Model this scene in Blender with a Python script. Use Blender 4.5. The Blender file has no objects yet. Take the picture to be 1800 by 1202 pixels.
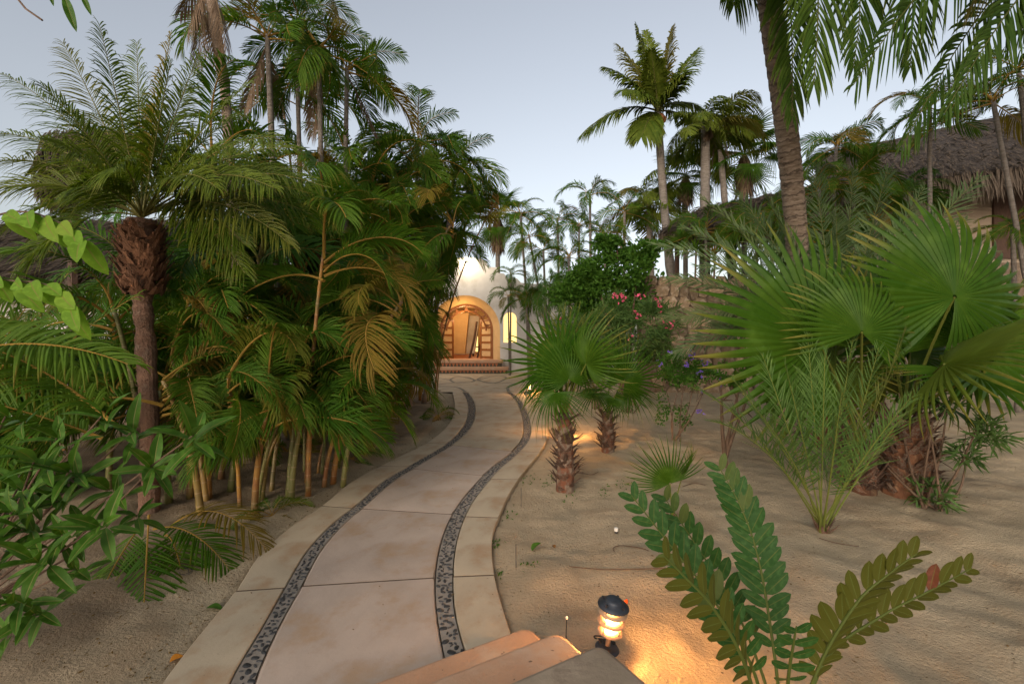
import bpy, math, random
import numpy as np
from mathutils import Matrix, Vector, Quaternion
random.seed(11); rng = np.random.default_rng(11)
S = bpy.context.scene; C = S.collection
R = math.radians; PI = math.pi
# ------------------------------------------------------------------ camera, sky, sun, exposure
EYE = 1.95; F = 800.0
cam_d = bpy.data.cameras.new('camera'); cam = bpy.data.objects.new('camera', cam_d); C.objects.link(cam)
cam.location = (0, 0, EYE); cam.rotation_euler = (R(90), 0, 0)
cam_d.sensor_width = 36; cam_d.lens = 16; cam_d.clip_end = 2000; cam_d.clip_start = 0.05
S.camera = cam
W = bpy.data.worlds.new('World'); S.world = W; W.use_nodes = True
nt = W.node_tree; nt.nodes.clear()
sky = nt.nodes.new('ShaderNodeTexSky'); sky.sky_type = 'NISHITA'; sky.sun_disc = False
sky.sun_elevation = R(7); sky.sun_rotation = R(200); sky.altitude = 0; sky.air_density = 1.0; sky.dust_density = 3.0; sky.ozone_density = 1.6
hs = nt.nodes.new('ShaderNodeHueSaturation'); hs.inputs['Saturation'].default_value = 0.42; hs.inputs['Value'].default_value = 1.0
bgn = nt.nodes.new('ShaderNodeBackground'); bgn.inputs['Strength'].default_value = 0.15
wo = nt.nodes.new('ShaderNodeOutputWorld')
nt.links.new(sky.outputs[0], hs.inputs['Color']); tint = nt.nodes.new('ShaderNodeVectorMath'); tint.operation = 'MULTIPLY'; tint.inputs[1].default_value = (1.03, .995, .99)   # white balance
nt.links.new(hs.outputs[0], tint.inputs[0]); nt.links.new(tint.outputs[0], bgn.inputs['Color']); nt.links.new(bgn.outputs[0], wo.inputs[0])
sl = bpy.data.lights.new('sun', 'SUN'); sl.energy = 0.5; sl.angle = R(25); sl.color = (1.0, .86, .72)
so = bpy.data.objects.new('sun', sl); C.objects.link(so)
# light travels from behind the camera, a little to the left, down to the garden
so.rotation_euler = Vector((0.35, 0.75, -0.62)).to_track_quat('-Z', 'Y').to_euler()
S.view_settings.view_transform = 'Standard'; S.view_settings.look = 'None'
S.view_settings.exposure = 1.27; S.view_settings.gamma = 1.0; S.view_settings.use_curve_mapping = False
S.render.engine = 'CYCLES'
S.cycles.max_bounces = 6; S.cycles.diffuse_bounces = 3; S.cycles.glossy_bounces = 2; S.cycles.transmission_bounces = 4

# ------------------------------------------------------------------ places
def gz(y): return 0.021*max(0.0, min(30.0, y))
def P(px, py, D): return np.array([(px-900)/F*D, D, EYE-(py-601)/F*D])
def G(px, py):
    D = EYE*F/((py-601)+0.021*F); return np.array([(px-900)/F*D, D, gz(D)])
def GD(px, D): return np.array([(px-900)/F*D, D, gz(D)])
Z = np.array([0., 0., 1.])
def nrm(v):
    v = np.asarray(v, float); return v/np.maximum(np.linalg.norm(v, axis=-1, keepdims=True), 1e-9)

# ------------------------------------------------------------------ materials
def newmat(name):
    m = bpy.data.materials.new(name); m.use_nodes = True; n = m.node_tree; n.nodes.clear()
    out = n.nodes.new('ShaderNodeOutputMaterial'); return m, n, out
def mixc(n, fac, a, b):
    x = n.nodes.new('ShaderNodeMix'); x.data_type = 'RGBA'
    for s, v in ((x.inputs[0], fac), (x.inputs[6], a), (x.inputs[7], b)):
        if hasattr(v, 'links'): n.links.new(v, s)
        elif isinstance(v, tuple): s.default_value = (*v, 1)
        else: s.default_value = v
    return x.outputs[2]
def ramp(n, src, lo, hi):
    r = n.nodes.new('ShaderNodeMapRange'); r.interpolation_type = 'SMOOTHSTEP'
    n.links.new(src, r.inputs[0]); r.inputs[1].default_value = lo; r.inputs[2].default_value = hi; return r.outputs[0]
def math2(n, op, a, b):
    x = n.nodes.new('ShaderNodeMath'); x.operation = op
    for s, v in zip(x.inputs, (a, b)):
        if hasattr(v, 'links'): n.links.new(v, s)
        else: s.default_value = v
    return x.outputs[0]
def noise(n, scale, detail=4, rough=.55, coord=None, w=None):
    t = n.nodes.new('ShaderNodeTexNoise'); t.inputs['Scale'].default_value = scale; t.inputs['Detail'].default_value = detail
    t.inputs['Roughness'].default_value = rough
    if coord is not None: n.links.new(coord, t.inputs['Vector'])
    return t.outputs['Fac']
def leafmat(name, c1, c2, tip, stalk, rough=.55, trans=.28, tipamt=.5, back=None, spec=.10):
    m, n, out = newmat(name)
    at = n.nodes.new('ShaderNodeAttribute'); at.attribute_name = 'leaf'
    sp = n.nodes.new('ShaderNodeSeparateXYZ'); n.links.new(at.outputs['Vector'], sp.inputs[0])
    oi = n.nodes.new('ShaderNodeObjectInfo')
    tc = n.nodes.new('ShaderNodeTexCoord')
    f = math2(n, 'ADD', math2(n, 'MULTIPLY', sp.outputs[1], .45), math2(n, 'MULTIPLY', oi.outputs['Random'], .55))
    col = mixc(n, f, c1, c2)
    nz = noise(n, 5, 3, coord=tc.outputs['Object'])
    col = mixc(n, math2(n, 'MULTIPLY', ramp(n, nz, .45, .75), .45), col, tuple(min(1, k*1.7+.01) for k in c2))
    u = math2(n, 'ADD', sp.outputs[0], math2(n, 'MULTIPLY', sp.outputs[1], .25))
    tf = math2(n, 'MULTIPLY', ramp(n, u, .86, 1.2), tipamt)
    col = mixc(n, tf, col, tip)
    # some whole fronds have gone yellow or brown
    old = math2(n, 'MULTIPLY', ramp(n, oi.outputs['Random'], .84, .97), .7)
    col = mixc(n, old, col, tip)
    if back:
        ge = n.nodes.new('ShaderNodeNewGeometry'); col = mixc(n, ge.outputs['Backfacing'], col, back)
    col = mixc(n, sp.outputs[2], col, stalk)
    b = n.nodes.new('ShaderNodeBsdfPrincipled'); n.links.new(col, b.inputs['Base Color']); b.inputs['Roughness'].default_value = rough
    b.inputs['Specular IOR Level'].default_value = spec
    t = n.nodes.new('ShaderNodeBsdfTranslucent')
    tcg = n.nodes.new('ShaderNodeVectorMath'); tcg.operation = 'MULTIPLY'; n.links.new(col, tcg.inputs[0]); tcg.inputs[1].default_value = (1.6, 1.6, .6)
    n.links.new(tcg.outputs[0], t.inputs['Color'])
    mx = n.nodes.new('ShaderNodeMixShader'); mx.inputs[0].default_value = trans
    n.links.new(b.outputs[0], mx.inputs[1]); n.links.new(t.outputs[0], mx.inputs[2]); n.links.new(mx.outputs[0], out.inputs[0])
    return m
def surf(name, c1, c2, rough=.85, scale=4, bump=.3, bscale=40, dist=.01, c3=None, s3=1.2, f3=(.5, .7), aniso=None, var=0, metal=0, speck=None):
    m, n, out = newmat(name)
    tc = n.nodes.new('ShaderNodeTexCoord'); co = tc.outputs['Object']
    if aniso:
        mp = n.nodes.new('ShaderNodeMapping'); mp.inputs['Scale'].default_value = aniso; n.links.new(co, mp.inputs[0]); co = mp.outputs[0]
    col = mixc(n, ramp(n, noise(n, scale, 5, .6, co), .3, .7), c1, c2)
    if c3: col = mixc(n, ramp(n, noise(n, s3, 6, .65, co), *f3), col, c3)
    if speck: col = mixc(n, ramp(n, noise(n, speck[0], 2, .5, co), speck[1], speck[1]+.06), col, speck[2])
    if var:
        oi = n.nodes.new('ShaderNodeObjectInfo')
        h = n.nodes.new('ShaderNodeHueSaturation'); n.links.new(col, h.inputs['Color'])
        n.links.new(math2(n, 'ADD', math2(n, 'MULTIPLY', oi.outputs['Random'], var), 1-var/2), h.inputs['Value']); col = h.outputs[0]
    b = n.nodes.new('ShaderNodeBsdfPrincipled'); n.links.new(col, b.inputs['Base Color']); b.inputs['Roughness'].default_value = rough
    b.inputs['Metallic'].default_value = metal; b.inputs['Specular IOR Level'].default_value = .3
    if bump:
        bp = n.nodes.new('ShaderNodeBump'); bp.inputs['Strength'].default_value = bump; bp.inputs['Distance'].default_value = dist
        n.links.new(noise(n, bscale, 6, .65, co), bp.inputs['Height']); n.links.new(bp.outputs[0], b.inputs['Normal'])
    n.links.new(b.outputs[0], out.inputs[0]); return m
def emit(name, c, s):
    m, n, out = newmat(name); e = n.nodes.new('ShaderNodeEmission'); e.inputs[0].default_value = (*c, 1); e.inputs[1].default_value = s
    n.links.new(e.outputs[0], out.inputs[0]); return m
M = {}
M['areca'] = leafmat('areca_leaf', (.030, .092, .007), (.070, .122, .009), (.19, .10, .022), (.30, .19, .045), trans=.32, tipamt=.6)
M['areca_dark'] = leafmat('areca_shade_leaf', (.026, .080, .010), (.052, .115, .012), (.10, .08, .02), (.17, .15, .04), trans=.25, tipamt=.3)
M['phoenix'] = leafmat('pygmy_date_leaf', (.050, .090, .008), (.085, .115, .010), (.16, .11, .03), (.17, .16, .05), trans=.28, rough=.38)
M['date'] = leafmat('date_leaf', (.060, .105, .045), (.095, .135, .055), (.15, .13, .05), (.14, .16, .06), trans=.18, tipamt=.3)
M['date_young'] = leafmat('young_date_leaf', (.055, .115, .030), (.090, .150, .035), (.16, .14, .04), (.15, .18, .04), trans=.22, tipamt=.2)
M['coco'] = leafmat('coconut_leaf', (.045, .085, .010), (.095, .118, .013), (.13, .10, .025), (.11, .11, .035), trans=.3, tipamt=.3)
M['coconear'] = leafmat('near_coconut_leaf', (.026, .064, .009), (.052, .086, .011), (.12, .09, .025), (.09, .10, .03), trans=.28, tipamt=.3)
M['fan'] = leafmat('fan_leaf', (.021, .066, .004), (.046, .090, .007), (.22, .17, .04), (.13, .15, .03), trans=.28, tipamt=.7, rough=.4)
M['dead'] = leafmat('dead_leaf', (.10, .065, .04), (.17, .12, .08), (.2, .15, .1), (.14, .1, .06), trans=.1, rough=.8)
M['shrub'] = leafmat('broad_leaf', (.030, .082, .008), (.052, .115, .012), (.07, .14, .03), (.16, .17, .05), trans=.2, tipamt=.1, rough=.4)
M['lime'] = leafmat('lime_leaf', (.10, .21, .02), (.15, .26, .025), (.2, .28, .04), (.2, .2, .05), trans=.4, tipamt=.1)
M['cycad'] = leafmat('cycad_leaf', (.013, .046, .009), (.026, .066, .012), (.07, .08, .02), (.07, .09, .02), trans=.12, tipamt=.1, back=(.055, .058, .008))
M['bush'] = leafmat('bush_leaf', (.030, .092, .012), (.070, .145, .016), (.07, .14, .02), (.1, .08, .04), trans=.3, tipamt=.1)
M['ole'] = leafmat('oleander_leaf', (.045, .10, .028), (.08, .135, .035), (.12, .14, .03), (.12, .1, .06), trans=.25, tipamt=.2)
M['redbrown'] = leafmat('red_brown_leaf', (.075, .022, .01), (.10, .03, .012), (.2, .05, .02), (.1, .08, .02), trans=.15)
M['cordy'] = leafmat('cordyline_leaf', (.05, .018, .012), (.10, .03, .015), (.14, .05, .02), (.08, .03, .02), trans=.2)
M['pink'] = surf('pink_petal', (.55, .06, .14), (.65, .12, .2), .7, bump=0)
M['purple'] = surf('purple_petal', (.14, .08, .42), (.2, .12, .5), .7, bump=0)
M['sand'] = surf('sand', (.46, .365, .24), (.36, .285, .185), .95, 2.2, 1.0, 42, .03, c3=(.30, .215, .13), s3=.9, f3=(.5, .75), speck=(38, .70, (.11, .075, .045)))
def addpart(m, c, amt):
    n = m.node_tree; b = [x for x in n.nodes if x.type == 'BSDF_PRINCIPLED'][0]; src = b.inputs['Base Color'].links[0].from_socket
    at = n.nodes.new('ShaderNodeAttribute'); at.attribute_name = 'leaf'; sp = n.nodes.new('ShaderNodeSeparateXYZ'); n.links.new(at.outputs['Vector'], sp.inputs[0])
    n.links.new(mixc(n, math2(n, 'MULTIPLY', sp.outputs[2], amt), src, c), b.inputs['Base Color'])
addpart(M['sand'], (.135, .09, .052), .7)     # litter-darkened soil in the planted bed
M['conc'] = surf('stained_concrete', (.48, .395, .28), (.39, .32, .225), .75, 2.2, .5, 30, .005, c3=(.36, .235, .135), s3=2.6, f3=(.46, .72), var=.16, speck=(26, .73, (.17, .12, .08)))
M['conc_mid'] = surf('pinkish_concrete', (.47, .375, .305), (.38, .305, .245), .72, 1.9, .5, 30, .005, c3=(.37, .25, .155), s3=2.4, f3=(.46, .72), var=.14, speck=(26, .74, (.17, .12, .08)))
M['grout'] = surf('strip_mortar', (.23, .20, .165), (.31, .265, .22), .9, 12, .6, 80, .006)
M['pebble'] = surf('dark_pebble', (.022, .024, .026), (.06, .06, .06), .45, 6, .2, 50, .002, var=.9)
M['step'] = surf('terracotta_step', (.50, .30, .18), (.43, .26, .16), .7, 3, .9, 34, .008, c3=(.48, .35, .25), s3=2, f3=(.5, .7), speck=(24, .70, (.16, .10, .065)))
M['slab'] = surf('weathered_coping', (.31, .245, .175), (.235, .185, .13), .75, 5, .6, 40, .006, c3=(.20, .15, .105), s3=3, f3=(.5, .65))
M['stucco'] = surf('white_stucco', (.58, .56, .53), (.50, .48, .45), .9, 1.5, .3, 25, .01, c3=(.42, .39, .35), s3=.8)
M['stucco_r'] = surf('tan_stucco', (.30, .245, .18), (.25, .20, .15), .9, 1.2, .3, 25, .01)
M['ochre'] = surf('ochre_plaster', (.60, .43, .22), (.52, .36, .18), .85, 2, .2, 25, .01)
M['wood'] = surf('warm_wood', (.28, .11, .035), (.17, .065, .02), .5, 6, .4, 30, .006, aniso=(6, 6, 1))
M['darkwood'] = surf('dark_wood', (.05, .028, .018), (.08, .045, .03), .7, 6, .4, 30, .006, aniso=(6, 6, 1))
M['tile'] = surf('terracotta_tile', (.40, .15, .07), (.33, .12, .055), .6, 5, .2, 30, .004)
M['tile_dark'] = surf('dark_tile', (.05, .045, .03), (.08, .07, .045), .5, 5, .2, 30, .004)
M['line'] = surf('pattern_line', (.17, .16, .125), (.22, .20, .16), .85, 9, .4, 60, .004)
M['thatch'] = surf('thatch', (.035, .028, .024), (.065, .053, .045), .95, 8, .9, 30, .03, aniso=(3, 3, 1), c3=(.09, .075, .062), s3=5)
M['straw'] = leafmat('straw', (.045, .036, .028), (.105, .083, .062), (.09, .07, .055), (.05, .04, .03), trans=.08, rough=.9)
M['trunk'] = surf('coconut_bark', (.33, .26, .20), (.20, .15, .11), .9, 5, 1.0, 24, .03, aniso=(1.2, 1.2, 5), c3=(.09, .06, .04), s3=7, f3=(.52, .68))
def addring(m, lo, hi, c):
    n = m.node_tree; b = [x for x in n.nodes if x.type == 'BSDF_PRINCIPLED'][0]; src = b.inputs['Base Color'].links[0].from_socket
    at = n.nodes.new('ShaderNodeAttribute'); at.attribute_name = 'leaf'; sp = n.nodes.new('ShaderNodeSeparateXYZ'); n.links.new(at.outputs['Vector'], sp.inputs[0])
    tc = n.nodes.new('ShaderNodeTexCoord'); u = math2(n, 'ADD', sp.outputs[0], math2(n, 'MULTIPLY', math2(n, 'MULTIPLY', noise(n, 9, 3, coord=tc.outputs['Object']), .9), math2(n, 'MINIMUM', sp.outputs[0], 1.)))
    f = ramp(n, math2(n, 'FRACT', u, 0), lo, hi); n.links.new(mixc(n, math2(n, 'MULTIPLY', f, .75), src, c), b.inputs['Base Color'])
addring(M['trunk'], .70, .97, (.045, .03, .02))
M['trunkgrey'] = surf('grey_bark', (.21, .185, .16), (.13, .11, .09), .9, 5, .8, 24, .02, aniso=(1, 1, 4))
M['boot'] = surf('dry_leaf_base', (.17, .075, .035), (.10, .045, .025), .85, 7, .8, 45, .012, aniso=(3, 3, 1), var=.8, c3=(.24, .15, .085), s3=6)
M['bootred'] = surf('reddish_leaf_base', (.125, .046, .022), (.06, .027, .015), .85, 9, .8, 45, .012, var=1.0, c3=(.15, .115, .085), s3=9, f3=(.42, .6))
M['barkred'] = surf('fibrous_bark', (.20, .115, .075), (.11, .06, .04), .95, 9, 1.0, 40, .03, c3=(.20, .14, .10), s3=9)
M['woody'] = surf('woody_stem', (.13, .085, .055), (.08, .05, .032), .9, 8, .7, 40, .01)
M['stone'] = surf('wall_stone', (.25, .18, .11), (.16, .115, .07), .9, 5, .9, 18, .03, var=.9, c3=(.30, .24, .175), s3=3)
M['mortar'] = surf('wall_mortar', (.16, .12, .085), (.11, .08, .055), .95, 8, .8, 30, .02)
M['lampcap'] = surf('grey_metal', (.055, .065, .08), (.035, .04, .05), .5, 8, .2, 60, .002, metal=.5)
M['lampdisc'] = surf('painted_disc', (.42, .30, .20), (.33, .24, .16), .5, 8, .15, 60, .001)
M['black'] = surf('black_plastic', (.02, .02, .02), (.035, .03, .03), .6, 8, 0)
M['white'] = surf('white_plastic', (.7, .68, .62), (.6, .58, .52), .6, 8, 0)
M['litter'] = leafmat('fallen_leaf', (.10, .06, .025), (.16, .10, .03), (.2, .09, .03), (.1, .06, .03), trans=.1, rough=.8)
M['orange'] = leafmat('orange_leaf', (.42, .16, .02), (.5, .22, .03), (.5, .2, .03), (.3, .12, .02), trans=.2, rough=.7)
M['red'] = leafmat('red_leaf', (.55, .06, .015), (.6, .1, .02), (.5, .1, .02), (.3, .06, .02), trans=.3, rough=.6)
def canemat():
    m, n, out = newmat('areca_cane')
    tc = n.nodes.new('ShaderNodeTexCoord'); at = n.nodes.new('ShaderNodeAttribute'); at.attribute_name = 'leaf'
    sp = n.nodes.new('ShaderNodeSeparateXYZ'); n.links.new(at.outputs['Vector'], sp.inputs[0])
    col = mixc(n, ramp(n, noise(n, 3, 4, coord=tc.outputs['Object']), .35, .65), (.29, .155, .03), (.19, .075, .025))
    oi = n.nodes.new('ShaderNodeObjectInfo')
    col = mixc(n, ramp(n, oi.outputs['Random'], .45, .8), col, (.13, .13, .035)); col = mixc(n, math2(n, 'MULTIPLY', ramp(n, oi.outputs['Random'], .3, .1), .7), col, (.11, .075, .045))
    col = mixc(n, ramp(n, noise(n, 2.3, 4, coord=tc.outputs['Object']), .5, .7), col, (.12, .10, .03))
    ring = math2(n, 'FRACT', math2(n, 'MULTIPLY', sp.outputs[0], 1.0), 0)
    rf = math2(n, 'MULTIPLY', ramp(n, ring, .90, .96), .7); col = mixc(n, rf, col, (.30, .21, .13))
    b = n.nodes.new('ShaderNodeBsdfPrincipled'); n.links.new(col, b.inputs['Base Color']); b.inputs['Roughness'].default_value = .5
    n.links.new(b.outputs[0], out.inputs[0]); return m
M['cane'] = canemat()

# ------------------------------------------------------------------ mesh building
class MB:
    def __init__(s): s.v = []; s.f4 = []; s.f3 = []; s.a = []; s.n = 0; s.polys = []
    def add(s, v, f4=None, f3=None, a=None):
        v = np.asarray(v, float).reshape(-1, 3)
        if f4 is not None and len(f4): s.f4.append(np.asarray(f4, int).reshape(-1, 4)+s.n)
        if f3 is not None and len(f3): s.f3.append(np.asarray(f3, int).reshape(-1, 3)+s.n)
        s.a.append(np.zeros((len(v), 3)) if a is None else np.broadcast_to(np.asarray(a, float), (len(v), 3)))
        s.v.append(v); s.n += len(v); return s
    def mesh(s, name, mat, smooth=False):
        v = np.concatenate(s.v); me = bpy.data.meshes.new(name)
        q = np.concatenate(s.f4) if s.f4 else np.zeros((0, 4), int); t = np.concatenate(s.f3) if s.f3 else np.zeros((0, 3), int)
        me.vertices.add(len(v)); me.vertices.foreach_set('co', v.astype(np.float32).ravel())
        nl = q.size+t.size; me.loops.add(nl); me.loops.foreach_set('vertex_index', np.concatenate([q.ravel(), t.ravel()]).astype(np.int32))
        me.polygons.add(len(q)+len(t))
        ls = np.concatenate([np.arange(len(q))*4, q.size+np.arange(len(t))*3]).astype(np.int32)
        me.polygons.foreach_set('loop_start', ls)
        me.polygons.foreach_set('use_smooth', np.full(len(q)+len(t), smooth))
        me.update(calc_edges=True)
        at = me.attributes.new('leaf', 'FLOAT_VECTOR', 'POINT'); at.data.foreach_set('vector', np.concatenate(s.a).astype(np.float32).ravel())
        if mat is not None: me.materials.append(M[mat] if isinstance(mat, str) else mat)
        me.validate(); return me
    def build(s, name, mat, parent=None, smooth=False, origin=None):
        if origin is not None: s.v = [v-np.asarray(origin) for v in s.v]
        o = bpy.data.objects.new(name, s.mesh(name, mat, smooth)); C.objects.link(o)
        if origin is not None: o.location = origin
        if parent is not None: o.parent = parent
        return o
def tag(o, label=None, cat=None, group=None, kind=None):
    for k, v in (('label', label), ('category', cat), ('group', group), ('kind', kind)):
        if v: o[k] = v
    return o
def thing(name, loc, label, cat, group=None):
    o = bpy.data.objects.new(name, None); C.objects.link(o); o.location = loc; o.empty_display_size = .1
    return tag(o, label, cat, group)
def struct(name, loc=(0, 0, 0)):
    o = bpy.data.objects.new(name, None); C.objects.link(o); o.location = loc; o['kind'] = 'structure'; return o
def inst(name, me, parent, loc=(0, 0, 0), rot=None, scale=1.0, kind=None):
    o = bpy.data.objects.new(name, me); C.objects.link(o)
    if parent is not None: o.parent = parent
    m = Matrix.Translation(Vector(loc))
    if rot is not None: m = m @ (rot.to_4x4() if isinstance(rot, (Matrix,)) else rot.to_matrix().to_4x4())
    sc = (scale,)*3 if not hasattr(scale, '__len__') else scale
    o.matrix_basis = m @ Matrix.Diagonal((*sc, 1))
    if kind: o['kind'] = kind
    return o
def grid_faces(n, K, c, off=0):
    i = np.arange(n)[:, None, None]*(K+1)*c; k = np.arange(K)[None, :, None]*c; j = np.arange(c-1)[None, None, :]
    a = i+k+j+off; return np.stack([a, a+1, a+c+1, a+c], -1).reshape(-1, 4)
PROF = {'feather': lambda s: np.interp(s, [0, .12, .45, .8, 1], [.35, .85, 1, .62, .04]),
        'ellipse': lambda s: np.maximum(np.sin(np.pi*np.clip(s, 0, 1)**.9), .0)**.75+.02,
        'blunt': lambda s: np.interp(s, [0, .08, .3, .55, .8, .93, 1], [.15, .6, .95, 1, .8, .45, .05]),
        'strap': lambda s: np.interp(s, [0, .3, .8, 1], [.7, 1, .8, .05])}
def ribbons(mb, B, D, Wd, L, Wi, droop=0., K=4, prof='feather', fold=0., rnd=None, kind=0., power=2.0):
    n = len(B); s = np.linspace(0, 1, K+1)[None, :, None]
    L = np.broadcast_to(np.asarray(L, float), (n,))[:, None, None]; Wi = np.broadcast_to(np.asarray(Wi, float), (n,))[:, None, None]
    dr = np.broadcast_to(np.asarray(droop, float), (n,))[:, None, None]
    sag = dr*s**power
    pts = B[:, None]+D[:, None]*L*s*(1-.35*sag)-Z*L*sag
    tan = nrm(np.gradient(pts, axis=1)); w = nrm(Wd)[:, None]
    w = nrm(w-tan*np.sum(w*tan, -1, keepdims=True)); nn = np.cross(w, tan)
    pw = PROF[prof](s)*Wi*.5
    if fold: v = np.stack([pts+w*pw+nn*pw*fold, pts, pts-w*pw+nn*pw*fold], 2); c = 3
    else: v = np.stack([pts+w*pw, pts-w*pw], 2); c = 2
    rnd = rng.random(n) if rnd is None else rnd
    a = np.zeros((n, K+1, c, 3)); a[..., 0] = s; a[..., 1] = rnd[:, None, None]; a[..., 2] = kind
    mb.add(v, grid_faces(n, K, c), a=a.reshape(-1, 3))
def tube(mb, pts, rad, sides=6, kind=1., u=None, cap=True, flat=1.0):
    pts = np.asarray(pts, float); n = len(pts); rad = np.broadcast_to(np.asarray(rad, float), (n,))
    T = nrm(np.gradient(pts, axis=0)); ref = np.array([1., 0, 0]) if abs(T[0][0]) < .8 else np.array([0, 1., 0])
    A = nrm(np.cross(T, ref)); B = np.cross(T, A)
    th = np.linspace(0, 2*PI, sides, endpoint=False)
    v = pts[:, None]+rad[:, None, None]*(A[:, None]*np.cos(th)[None, :, None]+flat*B[:, None]*np.sin(th)[None, :, None])
    i = np.arange(n-1)[:, None]*sides; j = np.arange(sides)[None]
    q = np.stack([i+j, i+(j+1) % sides, i+sides+(j+1) % sides, i+sides+j], -1).reshape(-1, 4)
    a = np.zeros((n, sides, 3)); a[..., 2] = kind
    if u is not None: a[..., 0] = np.asarray(u)[:, None]
    vv = v.reshape(-1, 3); aa = a.reshape(-1, 3); f3 = []
    if cap:
        vv = np.vstack([vv, pts[-1], pts[0]]); aa = np.vstack([aa, aa[-1], aa[0]]); e = n*sides; jj = np.arange(sides)
        f3 = np.vstack([np.stack([(n-1)*sides+jj, (n-1)*sides+(jj+1) % sides, np.full(sides, e)], -1), np.stack([(jj+1) % sides, jj, np.full(sides, e+1)], -1)])
    mb.add(vv, q, f3, aa)
def bez(a, c, b, n=14):
    t = np.linspace(0, 1, n)[:, None]; return (1-t)**2*np.asarray(a)+2*t*(1-t)*np.asarray(c)+t*t*np.asarray(b)
def spline(pts, n=30):
    pts = np.asarray(pts, float); m = len(pts); t = np.linspace(0, m-1, n); out = []
    for x in t:
        i = min(int(x), m-2); f = x-i; p0 = pts[max(i-1, 0)]; p1 = pts[i]; p2 = pts[i+1]; p3 = pts[min(i+2, m-1)]
        out.append(.5*((2*p1)+(-p0+p2)*f+(2*p0-5*p1+4*p2-p3)*f*f+(-p0+3*p1-3*p2+p3)*f**3))
    return np.array(out)
def box(mb, c, s, rz=0, a=None):
    c = np.asarray(c, float); s = np.asarray(s, float)/2
    v = np.array([[x, y, z] for x in (-1, 1) for y in (-1, 1) for z in (-1, 1)])*s
    cr, sr = math.cos(rz), math.sin(rz); v = np.stack([v[:, 0]*cr-v[:, 1]*sr, v[:, 0]*sr+v[:, 1]*cr, v[:, 2]], -1)+c
    mb.add(v, [[0, 1, 3, 2], [4, 6, 7, 5], [0, 4, 5, 1], [2, 3, 7, 6], [0, 2, 6, 4], [1, 5, 7, 3]], a=a)
def lathe(mb, prof, c=(0, 0, 0), sides=24, kind=0):
    pr = np.asarray(prof, float); th = np.linspace(0, 2*PI, sides, endpoint=False); n = len(pr)
    v = np.stack([pr[:, 0:1]*np.cos(th), pr[:, 0:1]*np.sin(th), np.broadcast_to(pr[:, 1:2], (n, sides))], -1)+np.asarray(c)
    i = np.arange(n-1)[:, None]*sides; j = np.arange(sides)[None]
    mb.add(v, np.stack([i+j, i+(j+1) % sides, i+sides+(j+1) % sides, i+sides+j], -1).reshape(-1, 4), a=(0, 0, kind))
def vnoise(x, y, sc, seed=0):
    r = np.random.default_rng(seed); T = r.random((64, 64)); x = np.asarray(x)*sc+17.3; y = np.asarray(y)*sc+9.1
    xi = np.floor(x).astype(int); yi = np.floor(y).astype(int); fx = x-xi; fy = y-yi; fx = fx*fx*(3-2*fx); fy = fy*fy*(3-2*fy)
    g = lambda a, b: T[a % 64, b % 64]
    return (g(xi, yi)*(1-fx)+g(xi+1, yi)*fx)*(1-fy)+(g(xi, yi+1)*(1-fx)+g(xi+1, yi+1)*fx)*fy-.5
# ------------------------------------------------------------------ path outlines, read as lines on the ground
YS_ = lambda pts: (np.array([p[1] for p in pts][::-1], float), np.array([p[0] for p in pts][::-1], float))
C0 = [(160, 1400), (287, 1202), (350, 1120), (412, 1045), (458, 976), (510, 930), (564, 893), (621, 847), (690, 811), (752, 779), (787, 749), (798, 723), (797, 700), (795, 690)]
C1 = [(340, 1400), (408, 1202), (462, 1109), (502, 1038), (543, 970), (585, 925), (630, 889), (676, 848), (729, 816), (787, 781), (812, 755), (822, 733), (822, 710), (813, 690)]
C2 = [(395, 1400), (447, 1202), (488, 1109), (527, 1038), (564, 970), (603, 925), (645, 889), (692, 848), (743, 816), (799, 781), (825, 755), (834, 733), (833, 710), (822, 690)]
C3 = [(800, 1400), (790, 1202), (778, 1141), (769, 1086), (766, 1026), (773, 971), (788, 925), (808, 889), (832, 859), (860, 829), (900, 797), (917, 776), (921, 750), (915, 723), (902, 700), (890, 690)]
C4 = [(850, 1400), (832, 1202), (811, 1135), (798, 1080), (795, 1026), (799, 971), (811, 925), (828, 889), (850, 859), (876, 829), (913, 797), (929, 776), (932, 750), (925, 723), (910, 700), (897, 690)]
C5 = [(960, 1400), (925, 1202), (893, 1097), (876, 1040), (867, 983), (868, 943), (881, 906), (897, 870), (912, 846), (932, 820), (951, 796), (962, 775), (962, 750), (951, 727), (930, 705), (918, 690)]
CUR = [YS_(c) for c in (C0, C1, C2, C3, C4, C5)]
def cx(i, y):
    # smooth interpolation in 1/(y-584) so the curves stay smooth on the ground
    ys, xs = CUR[i]; D = EYE*F/(ys-584.2); X = (xs-900)/F*D
    d = EYE*F/(np.asarray(y, float)-584.2)
    idx = np.argsort(D); D = D[idx]; X = X[idx]
    m = np.gradient(X, D); k = np.clip(np.searchsorted(D, d)-1, 0, len(D)-2)
    h = D[k+1]-D[k]; t = np.clip((d-D[k])/h, 0, 1)
    x = (2*t**3-3*t**2+1)*X[k]+(t**3-2*t**2+t)*h*m[k]+(-2*t**3+3*t**2)*X[k+1]+(t**3-t**2)*h*m[k+1]
    return x, d
def gzv(y): return 0.021*np.clip(y, 0, 30)
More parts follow.
